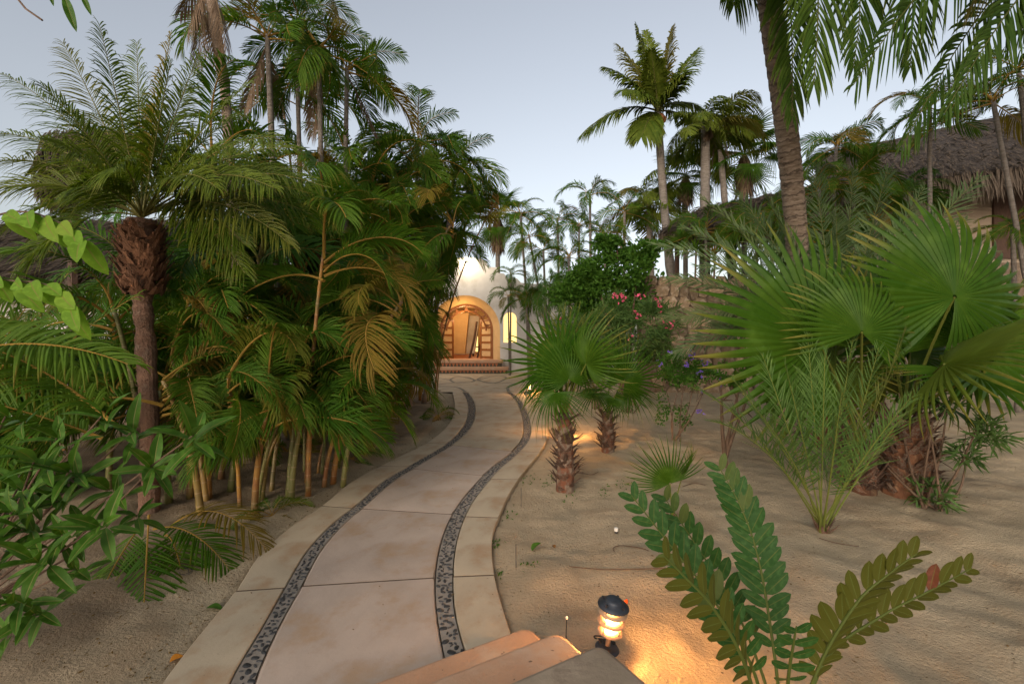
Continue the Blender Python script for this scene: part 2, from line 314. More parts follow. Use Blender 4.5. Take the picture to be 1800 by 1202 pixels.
# sand: one sheet out to the horizon
def dens(a, b, c, d, fine, nfar):
    far1 = a-np.geomspace(.5, abs(a-c), nfar)[::-1] if c < a else np.array([])
    far2 = b+np.geomspace(.5, abs(d-b), nfar)
    return np.concatenate([far1, np.arange(a, b, fine), far2])
gx = np.unique(np.concatenate([dens(-5, 8, -600, 600, .05, 40)])); gy = np.unique(np.concatenate([[-20, -8, -3, -1], np.arange(0, 2, .25), np.arange(2, 9, .04), np.arange(9, 16, .12), 16+np.geomspace(.3, 700, 45)]))
X, Y = np.meshgrid(gx, gy, indexing='ij')
yy = np.clip(EYE*F/np.maximum(Y, .5)+584.2, 690, 1400)
xl, _ = cx(0, yy); xr, _ = cx(5, yy)
dpath = np.maximum(xl-X, X-xr); dpath = np.where(Y > 14.9, -1., dpath)      # plaza beyond
dpath = np.where((Y > 14.9) & ((X > 2.2)), X-2.2, dpath)
bed = (Y > 14.9) & (X < -2.2) & (Y < 15.2)
hn = vnoise(X, Y, 1.1, 1)*.09+vnoise(X, Y, 2.7, 2)*.038+vnoise(X, Y, 6.5, 3)*.026+vnoise(X+.3*Y, Y, 13, 4)*.018+.0025*np.sin((X*.5+Y*1.6)*9+6*vnoise(X, Y, 1.3, 7))*np.clip(vnoise(X, Y, .8, 8)*4+.3, 0, 1)
hn = hn+.03*np.exp(-((X-2.2)**2+(Y-3.6)**2)/.8)-.05*np.exp(-((X-.45)**2+(Y-3.3)**2)/.06)+.085*np.exp(-((X-.56)**2+(Y-2.55)**2)/.14)
w = np.clip(dpath/.5, 0, 1); w = w*w*(3-2*w)
hz = gzv(Y)+np.where(dpath < 0, -.05, 0)+(hn+.02)*w+np.where((dpath >= 0), -.012*(1-w), 0)
hz = hz+np.clip((Y-30)*.0, 0, 1)
mb = MB(); nx, ny = X.shape
ii = np.arange(nx-1)[:, None]*ny+np.arange(ny-1)[None]
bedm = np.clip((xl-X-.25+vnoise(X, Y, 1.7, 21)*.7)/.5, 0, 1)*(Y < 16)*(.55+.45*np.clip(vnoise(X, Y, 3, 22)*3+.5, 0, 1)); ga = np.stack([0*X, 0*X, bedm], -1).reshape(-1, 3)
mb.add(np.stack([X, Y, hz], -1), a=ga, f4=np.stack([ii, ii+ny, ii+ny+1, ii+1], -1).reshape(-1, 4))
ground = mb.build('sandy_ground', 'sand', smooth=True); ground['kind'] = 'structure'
def sandz(x, y):
    i = np.clip(np.searchsorted(gx, x), 1, nx-1); j = np.clip(np.searchsorted(gy, y), 1, ny-1); return float(hz[i, j])
def onsand(p, dz=0): return np.array([p[0], p[1], sandz(p[0], p[1])+dz])
# path slabs
path = struct('garden_path')
def slabmesh(ci, cj, ya, yb, mat, grow=.010, top=.03, n=10):
    (la, lb), (ra, rb) = (ya[0], yb[0]), (ya[1], yb[1])
    tl = EYE*F/(np.linspace(EYE*F/(la-584.2), EYE*F/(lb-584.2), n))+584.2
    tr = EYE*F/(np.linspace(EYE*F/(ra-584.2), EYE*F/(rb-584.2), n))+584.2
    xl, dl = cx(ci, tl); xr, dr = cx(cj, tr); g = grow
    L = np.stack([xl+g, dl, gzv(dl)+top], -1); Rr = np.stack([xr-g, dr, gzv(dr)+top], -1)
    L[0, 1] += g; Rr[0, 1] += g; L[-1, 1] -= g; Rr[-1, 1] -= g
    mid = [L*(1-f)+Rr*f for f in (0, .02, .5, .98, 1)]
    rows = np.stack([mid[0]-[0, 0, .12], mid[0]-[0, 0, .006], mid[1], mid[2], mid[3], mid[4]-[0, 0, .006], mid[4]-[0, 0, .12]], 1)
    rows[0, 2:5, 2] -= .003; rows[-1, 2:5, 2] -= .003
    mb = MB(); mb.add(rows, grid_faces(1, n-1, 7))
    # end walls
    for e, fl in ((0, 1), (n-1, -1)):
        r = rows[e]; d = r.copy(); d[:, 2] -= .11; v = np.vstack([r, d]); q = [[k, k+7, k+8, k+1][::fl] for k in range(6)]; mb.add(v, q)
    c = rows.reshape(-1, 3).mean(0)
    return mb.build('slab', mat, path, origin=c)
ML = [(1400, 1400), (1045, 1039), (893, 897), (822, 823), (781, 783), (731, 731), (690.5, 690.5)]
MM = [(1400, 1400), (1036, 1021), (898, 908), (827, 839), (785, 796), (715, 716), (690.5, 690.5)]
MR = [(1400, 1400), (1019, 1016), (912, 914), (845, 846), (796, 798), (731, 731), (690.5, 690.5)]
for (a, b, J, m) in ((0, 1, ML, 'conc'), (2, 3, MM, 'conc_mid'), (4, 5, MR, 'conc')):
    for k in range(len(J)-1): slabmesh(a, b, J[k], J[k+1], m if k < 4 else 'conc')
ds = np.linspace(1.9, 14.6, 120); ys = EYE*F/ds+584.2; zt = gzv(ds)+.0255; mb = MB()
for i_, j_ in ((0, 1), (2, 3), (4, 5)): a_, _ = cx(i_, ys); b_, _ = cx(j_, ys); mb.add(np.stack([np.stack([a_+.012, ds, zt], -1), np.stack([b_-.012, ds, zt], -1)], 1), grid_faces(1, 119, 2))
if 1: M['jointdark'] = surf('joint_dirt', (.075, .05, .032), (.11, .075, .05), .95, 20, .3); mb.build('joint_bed', 'jointdark', path)
# pebble strips
def strip(ci, cj, seed, lab):
    root = struct('pebble_strip'); ds = np.linspace(1.95, 14.6, 160); ys = EYE*F/ds+584.2
    xl, _ = cx(ci, ys); xr, _ = cx(cj, ys)
    mb = MB(); zt = gzv(ds)+.02
    rows = np.stack([np.stack([xl, ds, zt], -1), np.stack([xr, ds, zt], -1)], 1); mb.add(rows, grid_faces(1, 159, 2))
    mb.build('mortar_bed', 'grout', root)
    # two pebble meshes shared
    mes = []
    for q in range(3):
        b = MB(); r = np.random.default_rng(q+5); th = np.linspace(0, 2*PI, 8, endpoint=False); rr = 1+.22*(r.random(8)-.5)
        ring = np.stack([np.cos(th)*rr, np.sin(th)*rr], -1)
        v = np.vstack([np.c_[ring, np.full(8, -.3)], np.c_[ring*.86, np.full(8, .32)], [[0, 0, .45]]])
        j = np.arange(8); b.add(v, np.stack([j, (j+1) % 8, 8+(j+1) % 8, 8+j], -1), np.stack([8+j, 8+(j+1) % 8, np.full(8, 16)], -1)); mes.append(b.mesh('pebble', 'pebble', True))
    r = np.random.default_rng(seed); n = 0; stuff = MB(); base = [np.array([v.co[:] for v in me.vertices]) for me in mes]
    bq = [([list(p.vertices) for p in me.polygons if len(p.vertices) == 4], [list(p.vertices) for p in me.polygons if len(p.vertices) == 3]) for me in mes]
    placed = []
    D = 1.97; cell = {}
    while D < 14.5:
        y = EYE*F/D+584.2; a, _ = cx(ci, y); b_, _ = cx(cj, y); a = float(a); b_ = float(b_)
        wdt = b_-a
        for _ in range(7):
            L = r.uniform(.013, .032); W_ = L*r.uniform(.32, .72); x = r.uniform(a+.016, b_-.016); yy_ = D+r.uniform(0, .03)
            ok = True
            for (px_, py_, pl) in placed[-46:]:
                if (px_-x)**2+(py_-yy_)**2 < ((pl+L)*.92)**2: ok = False; break
            if not ok: continue
            placed.append((x, yy_, (L+W_)/2)); ang = r.uniform(0, PI); k = r.integers(3); zz = .021*yy_+.021
            if n < 290:
                rot = Matrix.Rotation(ang, 3, 'Z'); inst('pebble', mes[k], root, (x, yy_, zz), rot, (L, W_, .014)); n += 1
            else:
                v = base[k]*np.array([L, W_, .012]); ca, sa = math.cos(ang), math.sin(ang)
                v = np.stack([v[:, 0]*ca-v[:, 1]*sa+x, v[:, 0]*sa+v[:, 1]*ca+yy_, v[:, 2]+zz], -1); stuff.add(v, bq[k][0], bq[k][1])
        D += .022
    o = stuff.build('pebbles', 'pebble', root, smooth=True); o['kind'] = 'stuff'
strip(1, 2, 3, 'left'); strip(3, 4, 4, 'right')
# plaza in front of the entrance, with its inlaid curved lines
mb = MB(); D0, D1 = 14.65, 21.3
def gp(x, D, dz): return [x, D, 0.021*D+dz]
xs_ = [-9, -2.3, 1.0, 3.5]
box_pts = []
mb.add([gp(-9, 15.15, .03), gp(-2.35, 15.15, .03), gp(-2.35, 22.6, .03), gp(-9, 22.6, .03)], [[0, 1, 2, 3]])
mb.add([gp(-2.35, D0, .03), gp(.38, D0, .03), gp(.9, 15.6, .03), gp(1.2, 17, .03), gp(4.5, 18, .03), gp(4.5, 22.6, .03), gp(-2.35, 22.6, .03)], f3=[[0, 1, 2], [0, 2, 3], [0, 3, 6], [3, 4, 5], [3, 5, 6]])
mb.add([gp(-2.35, D0, .03), gp(-2.35, D0, -.1), gp(-9, 15.15, .03), gp(-9, 15.15, -.1), gp(-2.35, 15.15, .03), gp(-2.35, 15.15, -.1)], [[2, 3, 5, 4]])
plaza = mb.build('entrance_plaza', 'conc'); plaza['kind'] = 'structure'
def inlay(pts, w, name='inlaid_line'):
    q = spline([G(x, y) for x, y in pts], 26); t = nrm(np.gradient(q, axis=0)); s = np.stack([t[:, 1], -t[:, 0], 0*t[:, 0]], -1)*w/2
    q[:, 2] += .034; m = MB(); m.add(np.stack([q-s, q+s], 1), grid_faces(1, 25, 2)); m.build(name, 'line', plaza)
for pts in ([(818, 690), (806, 683), (785, 680.5), (765, 682), (745, 687)], [(894, 690), (893, 683), (902, 676), (925, 672)],
            [(791, 669), (800, 664.5), (822, 664), (834, 670.5), (822, 674), (800, 674), (791, 669)],
            [(839, 668), (850, 663), (872, 661), (890, 665), (876, 673), (857, 674.5), (839, 668)],
            [(745, 683), (765, 678), (800, 674), (834, 670.5), (860, 664), (895, 659)], [(755, 660), (780, 659), (810, 663), (839, 670), (870, 675), (900, 674)],
            [(752, 669), (768, 666), (791, 669)], [(745, 662), (800, 658), (860, 658.5), (900, 657)]):
    inlay(pts, .10)
# ------------------------------------------------------------------ foreground stair (the camera stands on its landing)
U = np.array([.866, .5, 0]); V = np.array([-.5, .866, 0])           # along the nosing / down the flight
def tread(v0, v1, z0, z1, mat, name, parent, u0=-3.2, u1=1.5, rr=.07):
    # plan outline with a rounded right front corner, then a rounded nosing
    out = [(u0, v0), (u1, v0)]+[(u1-rr+rr*math.cos(a), v1-rr+rr*math.sin(a)) for a in np.linspace(0, PI/2, 8)]+[(u0, v1)]
    out = np.array(out); n = len(out)
    # densify
    c = out.mean(0); rows = []
    def inset(d):
        o = out.copy(); o[:, 1] = np.where(out[:, 1] > v0+.01, out[:, 1]-d, out[:, 1])
        o[:, 0] = np.where(out[:, 0] > u0+.01, out[:, 0]-d, out[:, 0]); return o
    for d, z in ((0, z0), (0, z1-.03), (.004, z1-.015), (.012, z1-.005), (.028, z1)): rows.append(np.c_[inset(d), np.full(n, z)])
    rows = np.array(rows); v = rows.reshape(-1, 3); w = v[:, 0:1]*U+v[:, 1:2]*V+v[:, 2:3]*Z
    mb = MB(); q = []
    for k in range(len(rows)-1):
        for j in range(n): q.append([k*n+j, k*n+(j+1) % n, (k+1)*n+(j+1) % n, (k+1)*n+j])
    top = (len(rows)-1)*n; cc = len(w); w = np.vstack([w, w[top:].mean(0)]); t = [[top+j, top+(j+1) % n, cc] for j in range(n)]
    mb.add(w, q, t); o = mb.build(name, mat, parent, smooth=False)
    return o
stair = struct('garden_steps')
tread(2.05, 2.39, -.05, .20, 'step', 'step', stair)
tread(1.69, 2.062, -.05, .35, 'step', 'step', stair, u1=1.497)
tread(-3.0, 1.694, .30, .50, 'slab', 'landing', stair, u1=1.475, rr=.05)
mb = MB(); 
for f in (0,): 
    v0, v1, u0, u1 = -2.98, 1.67, -3.1, 1.45
    pts = [(u0, v0), (u1, v0), (u1, v1), (u0, v1)]; w = np.array([p[0]*U+p[1]*V+Z*z for z in (-.05, .302) for p in pts]); mb.add(w, [[0, 1, 5, 4], [1, 2, 6, 5], [2, 3, 7, 6], [3, 0, 4, 7]])
mb.build('landing_core', 'step', stair)
# ------------------------------------------------------------------ entrance building
BD = 22.0; pu = BD/F
def bx(px): return (px-900)*pu
def bz(py): return EYE-(py-601)*pu
ent = thing('entrance_building', (bx(817), BD, gz(BD)), 'white stucco entrance building with stepped gable and a wide arched doorway at the path end', 'building')
eo = np.array(ent.location)
CX = 817.0; RO, RI = 62.0, 49.0; SY = 581.0
def archtop(px, r, c=CX): return SY-math.sqrt(max(0, r*r-(px-c)**2))
prof = [(600, 520), (700, 505), (706, 497), (724, 497), (727, 488), (745, 487), (748, 480), (760, 478), (761, 470), (775, 468), (778, 461), (790, 455), (817, 452), (843, 455), (855, 460), (858, 469), (873, 470), (876, 480), (886, 481), (892, 488), (908, 489), (916, 497), (940, 499), (1010, 503)]
pxs = np.array([p[0] for p in prof]); pys = np.array([p[1] for p in prof])
cols = sorted(set(list(np.arange(600, 1011, 10.))+list(CX+RO*np.cos(np.linspace(0, PI, 25)))+[p[0] for p in prof]+[885, 908]+list(896.5+11.5*np.cos(np.linspace(0, PI, 9)))))
mb = MB()
def wq(x0, x1, ya0, ya1, yb0, yb1, D=BD):
    v = [[bx(x0), D, bz(ya0)], [bx(x1), D, bz(ya1)], [bx(x1), D, bz(yb1)], [bx(x0), D, bz(yb0)]]; mb.add(v, [[0, 1, 2, 3]])
wx0, wx1, wr, wc = 885., 908., 11.5, 896.5
for a, b in zip(cols[:-1], cols[1:]):
    if b-a < 1e-3: continue
    ta, tb = np.interp([a, b], pxs, pys); m = (a+b)/2
    if abs(m-CX) < RO: wq(a, b, archtop(a, RO), archtop(b, RO), ta, tb)
    elif wx0 < m < wx1:
        wq(a, b, 604, 604, ta, tb) if False else None
        wa = 560-math.sqrt(max(0, wr*wr-(a-wc)**2)); wb = 560-math.sqrt(max(0, wr*wr-(b-wc)**2))
        wq(a, b, 660, 660, 602, 602); wq(a, b, wa, wb, ta, tb)
    else: wq(a, b, 660, 660, ta, tb)
    # coping top, half a metre deep
    v = [[bx(a), BD, bz(ta)], [bx(b), BD, bz(tb)], [bx(b), BD+.5, bz(tb)], [bx(a), BD+.5, bz(ta)]]; mb.add(v, [[0, 1, 2, 3]])
o = mb.build('wall', 'stucco', ent, origin=eo); o.location = (0, 0, 0)
def local(mb, name, mat, par=ent, org=eo, smooth=False):
    o = mb.build(name, mat, par, origin=org, smooth=smooth); o.location = (0, 0, 0); return o
# splayed reveal of the arch
mb = MB(); th = np.linspace(0, PI, 25); rim = lambda r, D: np.array([[bx(CX+r*sx), D, bz(y)] for sx, y in [(1, 660)]+[(math.cos(t), SY-r*math.sin(t)) for t in th]+[(-1, 660)]])
A_, B_ = rim(RO, BD), rim(RI, BD+.7); mb.add(np.stack([A_, B_], 1), grid_faces(1, len(A_)-1, 2)); local(mb, 'arch_reveal', 'ochre')
mb = MB(); A_, B_ = rim(RI+.01, BD+.71), rim(RI-4, BD+.71); mb.add(np.stack([A_, B_, B_+[0, .12, 0]], 1), grid_faces(1, len(A_)-1, 3)); local(mb, 'door_frame', 'wood')
# window with its lit pane
mb = MB(); pts = [(wc+wr*math.cos(t), 560-wr*math.sin(t)) for t in th]+[(wx0, 602), (wx1, 602)]; A_ = np.array([[bx(x), BD, bz(y)] for x, y in pts+[pts[0]]])
mb.add(np.stack([A_, A_+[0, .22, 0]], 1), grid_faces(1, len(A_)-1, 2)); win = local(mb, 'window_reveal', 'ochre')
mb = MB(); A_ = np.array([[bx(x), BD+.2, bz(y)] for x, y in pts]); c = A_.mean(0); mb.add(np.vstack([A_, c]), f3=[[j, (j+1) % len(A_), len(A_)] for j in range(len(A_))])
M['pane'] = emit('lit_window_pane', (1, .66, .22), .85); local(mb, 'lit_pane', 'pane')
# steps with zigzag tile risers
fz = bz(632)
for k, (xa, xb, D, z0, z1) in enumerate(((752, 894, BD-.75, gz(21.2)-.02, bz(643.5)), (757, 884, BD-.38, bz(645), fz))):
    mb = MB(); x0, x1 = bx(xa), bx(xb); box(mb, ((x0+x1)/2, D+.9, (z0+z1-.15)/2), (x1-x0-.1, 1.8, z1-.15-z0)); st = local(mb, 'entry_step', 'tile_dark')
    mb = MB(); box(mb, ((x0+x1)/2, D+.88, z1-.07), (x1-x0+.02, 1.86, .14)); local(mb, 'step_nosing', 'step')
    mb = MB(); hgt = z1-.15-max(z0, gz(21.2)+.03); n = int((x1-x0-.1)/.17)
    zb = max(z0, gz(21.2)+.03)
    for j in range(n):
        xx = x0+.05+j*.17; mb.add([[xx+.005, D-.006, zb+hgt], [xx+.165, D-.006, zb+hgt], [xx+.085, D-.006, zb+.02], [xx+.005, D+.01, zb+hgt], [xx+.165, D+.01, zb+hgt], [xx+.085, D+.01, zb+.02]], f4=[[0, 3, 5, 2], [1, 2, 5, 4]], f3=[[0, 2, 1]])
    o = local(mb, 'zigzag_tiles', 'tile')
# hall behind the arch
mb = MB(); x0, x1 = bx(745), bx(905); box(mb, ((x0+x1)/2, BD+5.2, fz-.06), (x1-x0, 9, .1)); local(mb, 'hall_floor', 'tile')
mb = MB(); zt = bz(520)
for cpos, sz in ((((x0+x1)/2, BD+9.7, (fz+zt)/2), (x1-x0, .1, zt-fz)), ((x0-.05, BD+5.3, (fz+zt)/2), (.1, 8.8, zt-fz)), ((x1+.05, BD+5.3, (fz+zt)/2), (.1, 8.8, zt-fz)), (((x0+x1)/2, BD+5.3, zt+.05), (x1-x0+.2, 8.8, .1))): box(mb, cpos, sz)
local(mb, 'hall_wall', 'ochre')
hb = BD+4.5; hu = hb/F
def hp(px, py, D): return P(px, py, D)
mb = MB(); v0 = [hp(817, 621, 26), hp(834, 621, 26), hp(843, 555, 26), hp(822, 555, 26)]; v = np.array(v0+[p+np.array([0, .5, 0]) for p in v0]); mb.add(v, [[0, 1, 2, 3], [1, 5, 6, 2], [0, 3, 7, 4]]); local(mb, 'white_pier', 'stucco')
mb = MB(); v0 = [hp(796, 621, 25.5), hp(817, 621, 25.5), hp(824, 550, 25.5), hp(796, 550, 25.5)]; v = np.array(v0+[p+np.array([0, .5, 0]) for p in v0]); mb.add(v, [[0, 1, 2, 3], [1, 5, 6, 2], [0, 3, 7, 4]]); local(mb, 'ochre_pier', 'ochre')
for a, b, D, r in (((825, 618), (838, 565), 24.4, .06), ((839, 612), (846, 575), 24.8, .05)):
    mb = MB(); pa, pb = hp(*a, D), hp(*b, D); pa[2] = fz-.02; tube(mb, spline([pa, (pa+pb)/2+[.05, 0, 0], pb], 8), r, 7, 0); local(mb, 'timber_pole', 'darkwood')
mb = MB(); pts = [hp(834, 618, 30), hp(834, 592, 30), hp(837, 585, 30), hp(840, 592, 30), hp(840, 618, 30)]; mb.add(pts, f3=[[0, 1, 2], [0, 2, 4], [2, 3, 4]]); local(mb, 'lit_niche', 'pane')
mb = MB(); box(mb, (bx(828), BD+6, fz+.55), (.9, .5, .06)); [box(mb, (bx(828)+dx, BD+6+dy, fz+.25), (.06, .06, .55)) for dx in (-.4, .4) for dy in (-.2, .2)]; local(mb, 'hall_table', 'darkwood')
# door leaves and fan light
def leaf(px0, ang, sgn):
    mb = MB(); w, h = 1.05, 2.0; x = bx(px0); rz = ang
    piv = np.array([x, BD+.78, fz]); d = np.array([math.cos(rz), math.sin(rz), 0])
    box(mb, piv+d*.06+Z*h/2, (.12, .06, h), rz); box(mb, piv+d*(w-.06)+Z*h/2, (.12, .06, h), rz)
    for zz in np.linspace(.08, h-.05, 6): box(mb, piv+d*w/2+Z*zz, (w-.24, .055, .09), rz)
    lf = local(mb, 'door_leaf', 'wood')
    for zz in np.linspace(.08, h-.05, 6)[:-1]+.19:
        m2 = MB(); box(m2, piv+d*w/2+Z*zz, (w-.26, .02, .27), rz); o = m2.build('door_panel', 'ochre', lf, origin=eo); o.location = (0, 0, 0)
leaf(864, R(128), 1); leaf(770, R(60), 1)
mb = MB(); sr = 33
pts = [(math.cos(t), math.sin(t)) for t in th]
A_ = np.array([[bx(CX+36*c_), BD+.75, bz(SY-36*s_)] for c_, s_ in pts]); tube(mb, A_, .05, 6, 0); 
for t in np.linspace(.25, PI-.25, 7):
    p0 = np.array([bx(CX+36*math.cos(t)), BD+.75, bz(SY-36*math.sin(t))]); p1 = np.array([bx(CX+47*math.cos(t)), BD+.75, bz(SY-47*math.sin(t))])
    tt = nrm(p1-p0); s_ = np.cross(tt, [0, 1, 0]); mb.add([p0-s_*.11, p0+s_*.11, p1, p0-s_*.11+[0, .04, 0], p0+s_*.11+[0, .04, 0], p1+[0, .04, 0]], f4=[[0, 2, 5, 3], [1, 4, 5, 2]], f3=[[0, 1, 2], [3, 5, 4]])
local(mb, 'sunray_fanlight', 'wood')
def lamp(name, loc, e, col, r=.05, parent=None):
    l = bpy.data.lights.new(name, 'POINT'); l.energy = e; l.color = col; l.shadow_soft_size = r
    o = bpy.data.objects.new(name, l); C.objects.link(o); o.location = loc
    if parent: o.parent = parent; o.matrix_parent_inverse = parent.matrix_world.inverted() if False else Matrix.Translation(-Vector(parent.location))
    return o
WARM = (1., .58, .24)
lamp('hall_light', (bx(808), BD+2.0, fz+2.2), 36, (1, .60, .28), .15, ent)
lamp('hall_light', (bx(830), BD+6.5, fz+2.2), 45, (1, .66, .34), .15, ent)
lamp('arch_light', (bx(812), BD+.35, fz+2.25), 14, (1, .62, .26), .08, ent)
gl = thing('gable_floodlight', P(820, 455, BD-.25), 'small bright floodlight glaring at the top of the white gable', 'light')
mb = MB(); lathe(mb, [(0, -.10), (.07, -.08), (.10, 0), (.07, .08), (0, .10)], sides=14); M['flood'] = emit('flood_bulb', (1, .86, .55), 16); mb.build('bulb', 'flood', gl, smooth=True)
mb = MB(); box(mb, (0, .16, -.05), (.12, .2, .05)); mb.build('bracket', 'black', gl)
lamp('flood_light', P(820, 455, BD-.45), 45, (1, .8, .5), .05)
# ------------------------------------------------------------------ thatch helper
def thatch(parent, org, a, b, c, d, fringe=.55, n=2600, thick=.28, seed=1):
    """roof slope a-b along the eave (left, right), d-c along the ridge"""
    a, b, c, d = [np.asarray(k, float) for k in (a, b, c, d)]; r = np.random.default_rng(seed)
    nu, nv = 26, 12; u = np.linspace(0, 1, nu)[:, None, None]; v = np.linspace(0, 1, nv)[None, :, None]
    sf = (1-v)*((1-u)*a+u*b)+v*((1-u)*d+u*c); nn = nrm(np.cross(b-a, d-a)); nn = nn if nn[2] > 0 else -nn
    sf = sf+nn*(r.random((nu, nv, 1))*.10)+nn*.25*np.sin(v*PI)*.5
    m = MB(); m.add(sf, grid_faces(1, nu-1, nv)); m.add(sf-nn*thick, grid_faces(1, nu-1, nv))
    e = sf[:, 0]; m.add(np.stack([e, e-nn*thick], 1), grid_faces(1, nu-1, 2)); e = sf[:, -1]; m.add(np.stack([e, e-nn*thick], 1), grid_faces(1, nu-1, 2))
    for i in (0, -1): e = sf[i]; m.add(np.stack([e, e-nn*thick], 1), grid_faces(1, nv-1, 2))
    local(m, 'thatch_roof', 'thatch', parent, org)
    uu = r.random(n)[:, None]; vv = (r.random(n)**1.4)[:, None]
    B = (1-vv)*((1-uu)*a+uu*b)+vv*((1-uu)*d+uu*c)+nn*(.08+.12*r.random((n, 1))+.12*np.sin(vv*PI)); dd = nrm(a-d)
    D_ = nrm(np.broadcast_to(dd, (n, 3))+r.normal(0, .12, (n, 3))+nn*.10); Wd = np.cross(D_, nn)
    m = MB(); ribbons(m, B, D_, Wd+r.normal(0, .3, (n, 3)), r.uniform(.3, .6, n), r.uniform(.02, .05, n), .05, 2, 'strap')
    k = 1500; uu = r.random(k)[:, None]; B = (1-uu)*a+uu*b+nn*(r.random((k, 1))*.4-.25)+dd*r.uniform(-.15, .05, (k, 1))
    D_ = nrm(dd*.45-Z+r.normal(0, .14, (k, 3))); ribbons(m, B, D_, np.broadcast_to(nrm(b-a), (k, 3))+r.normal(0, .4, (k, 3)), r.uniform(.5, 1.1, k)*fringe, r.uniform(.02, .055, k), .1, 3, 'strap')
    o = local(m, 'thatch_strands', 'straw', parent, org); o['kind'] = 'stuff'
# right-hand house on its terrace
rh = thing('thatched_house', P(1700, 460, 17), 'tan stucco house under a wide brown thatched roof at the right', 'building'); ro = np.array(rh.location)
mb = MB(); box(mb, ((P(1470, 0, 17)[0]+P(2100, 0, 17)[0])/2, 18.5, (P(0, 470, 17)[2]+P(0, 300, 17)[2])/2), (P(2100, 0, 17)[0]-P(1470, 0, 17)[0], 3, P(0, 300, 17)[2]-P(0, 470, 17)[2])); local(mb, 'wall', 'stucco_r', rh, ro)
thatch(rh, ro, P(1440, 335, 15.6), P(2150, 262, 14.6), P(2150, 125, 21), P(1430, 275, 22), fringe=.9, n=5200, seed=4)
mb = MB(); pa, pb = P(1745, 0, 16.96)[0], P(1830, 0, 16.96)[0]; box(mb, ((pa+pb)/2, 16.95, (P(0, 455, 17)[2]+P(0, 330, 17)[2])/2), (pb-pa, .08, P(0, 330, 17)[2]-P(0, 455, 17)[2])); local(mb, 'wooden_door', 'darkwood', rh, ro)
rp = thing('thatched_palapa', P(1280, 470, 18), 'low dark thatched canopy behind the stone wall, left of the big leaning trunk', 'building'); ro2 = np.array(rp.location)
thatch(rp, ro2, P(1158, 414, 17), P(1390, 405, 15.5), P(1390, 335, 17.5), P(1225, 372, 19.5), fringe=.35, n=1800, seed=7)
for px in (1190, 1290, 1375):
    mb = MB(); tube(mb, [P(px, 486, 17.5), P(px, 385, 17.5)], .09, 7, 0); local(mb, 'post', 'darkwood', rp, ro2)
# left house behind the palms
lh = thing('left_house', GD(430, 10), 'white stucco house with thatched roof and a warmly lit window hidden behind the left palms', 'building'); lo = np.array(lh.location)
xa, xb = -13., -3.0; mb = MB(); box(mb, ((xa+xb)/2, 11.6, 1.5), (xb-xa, 3, 2.9)); local(mb, 'wall', 'stucco', lh, lo)
thatch(lh, lo, [-13.5, 9.6, 3.3], [-4.6, 9.6, 3.3], [-7.0, 12.4, 5.2], [-13.5, 12.4, 5.2], fringe=.5, n=2200, seed=9)
for px in (283, 375):
    x = P(px, 0, 10.05)[0]; mb = MB(); box(mb, (x, 10.06, 2.0), (.62, .05, .75)); f = local(mb, 'window_frame', 'wood', lh, lo)
    mb = MB(); box(mb, (x, 10.03, 2.0), (.5, .03, .62)); M['pane2'] = emit('lit_pane_amber', (1, .50, .12), 1.0); mb2 = mb.build('window_pane', 'pane2', f, origin=lo); mb2.location = (0, 0, 0)
lp = thing('left_palapa', P(150, 340, 9), 'shaggy thatched umbrella roof behind the crown of the left date palm', 'building'); lo2 = np.array(lp.location)
thatch(lp, lo2, P(70, 332, 8.6), P(205, 330, 8.6), P(232, 236, 10), P(100, 240, 10), fringe=.35, n=1500, seed=11)
mb = MB(); q = GD(130, 9.3); tube(mb, [q, [q[0], q[1], P(0, 300, 9.3)[2]]], .1, 7, 0); local(mb, 'post', 'darkwood', lp, lo2)
# ------------------------------------------------------------------ stone wall of picked-apart stones
sw = thing('stone_wall', GD(1250, 14.5), 'long retaining wall of rough tan fieldstones at the back of the sand garden', 'wall'); so_ = np.array(sw.location)
WA = np.array([P(1128, 0, 14.6)[0], 14.6]); WB = np.array([P(2050, 0, 15.2)[0], 15.2]); wl = np.linalg.norm(WB-WA); wd = (WB-WA)/wl; wn = np.array([wd[1], -wd[0]])
def wallh(s): return 3.95+.62*min(1, max(0, (s-4)/5))
mb = MB(); cs = [0, 4, 9, wl]; 
for a, b in zip(cs[:-1], cs[1:]):
    pa, pb = WA+wd*a, WA+wd*b; v = []
    for p, s in ((pa, a), (pb, b)):
        for off in (0, .5): q = p-wn*off; v += [[q[0], q[1], .1], [q[0], q[1], wallh(s)]]
    mb.add(v, [[0, 4, 5, 1], [2, 3, 7, 6], [1, 5, 7, 3], [0, 1, 3, 2], [4, 6, 7, 5]])
local(mb, 'wall_core', 'mortar', sw, so_)
r = np.random.default_rng(3); n = 0
mes = []
for q in range(7):
    b = MB(); k = r.integers(6, 9); th_ = np.sort(r.uniform(-.25, .25, k)+np.linspace(0, 2*PI, k, endpoint=False)); rr = r.uniform(.82, 1.08, k)
    sq = (np.abs(np.cos(th_))**5+np.abs(np.sin(th_))**5)**(-.2); ring = np.stack([np.cos(th_)*rr*sq, np.sin(th_)*rr*sq], -1)*.5; j = np.arange(k)
    v = np.vstack([np.c_[ring[:, 0], np.full(k, .3), ring[:, 1]], np.c_[ring[:, 0], np.full(k, -.55), ring[:, 1]], np.c_[ring[:, 0]*.9, np.full(k, -.9)+r.uniform(-.1, .1, k), ring[:, 1]*.9], [[0, -1, 0]]])
    b.add(v, np.vstack([np.stack([j+o_, (j+1) % k+o_, (j+1) % k+k+o_, j+k+o_], -1) for o_ in (0, k)]), np.stack([2*k+j, 2*k+(j+1) % k, np.full(k, 3*k)], -1)); mes.append(b.mesh('stone', 'stone'))
zc = .25; row = 0
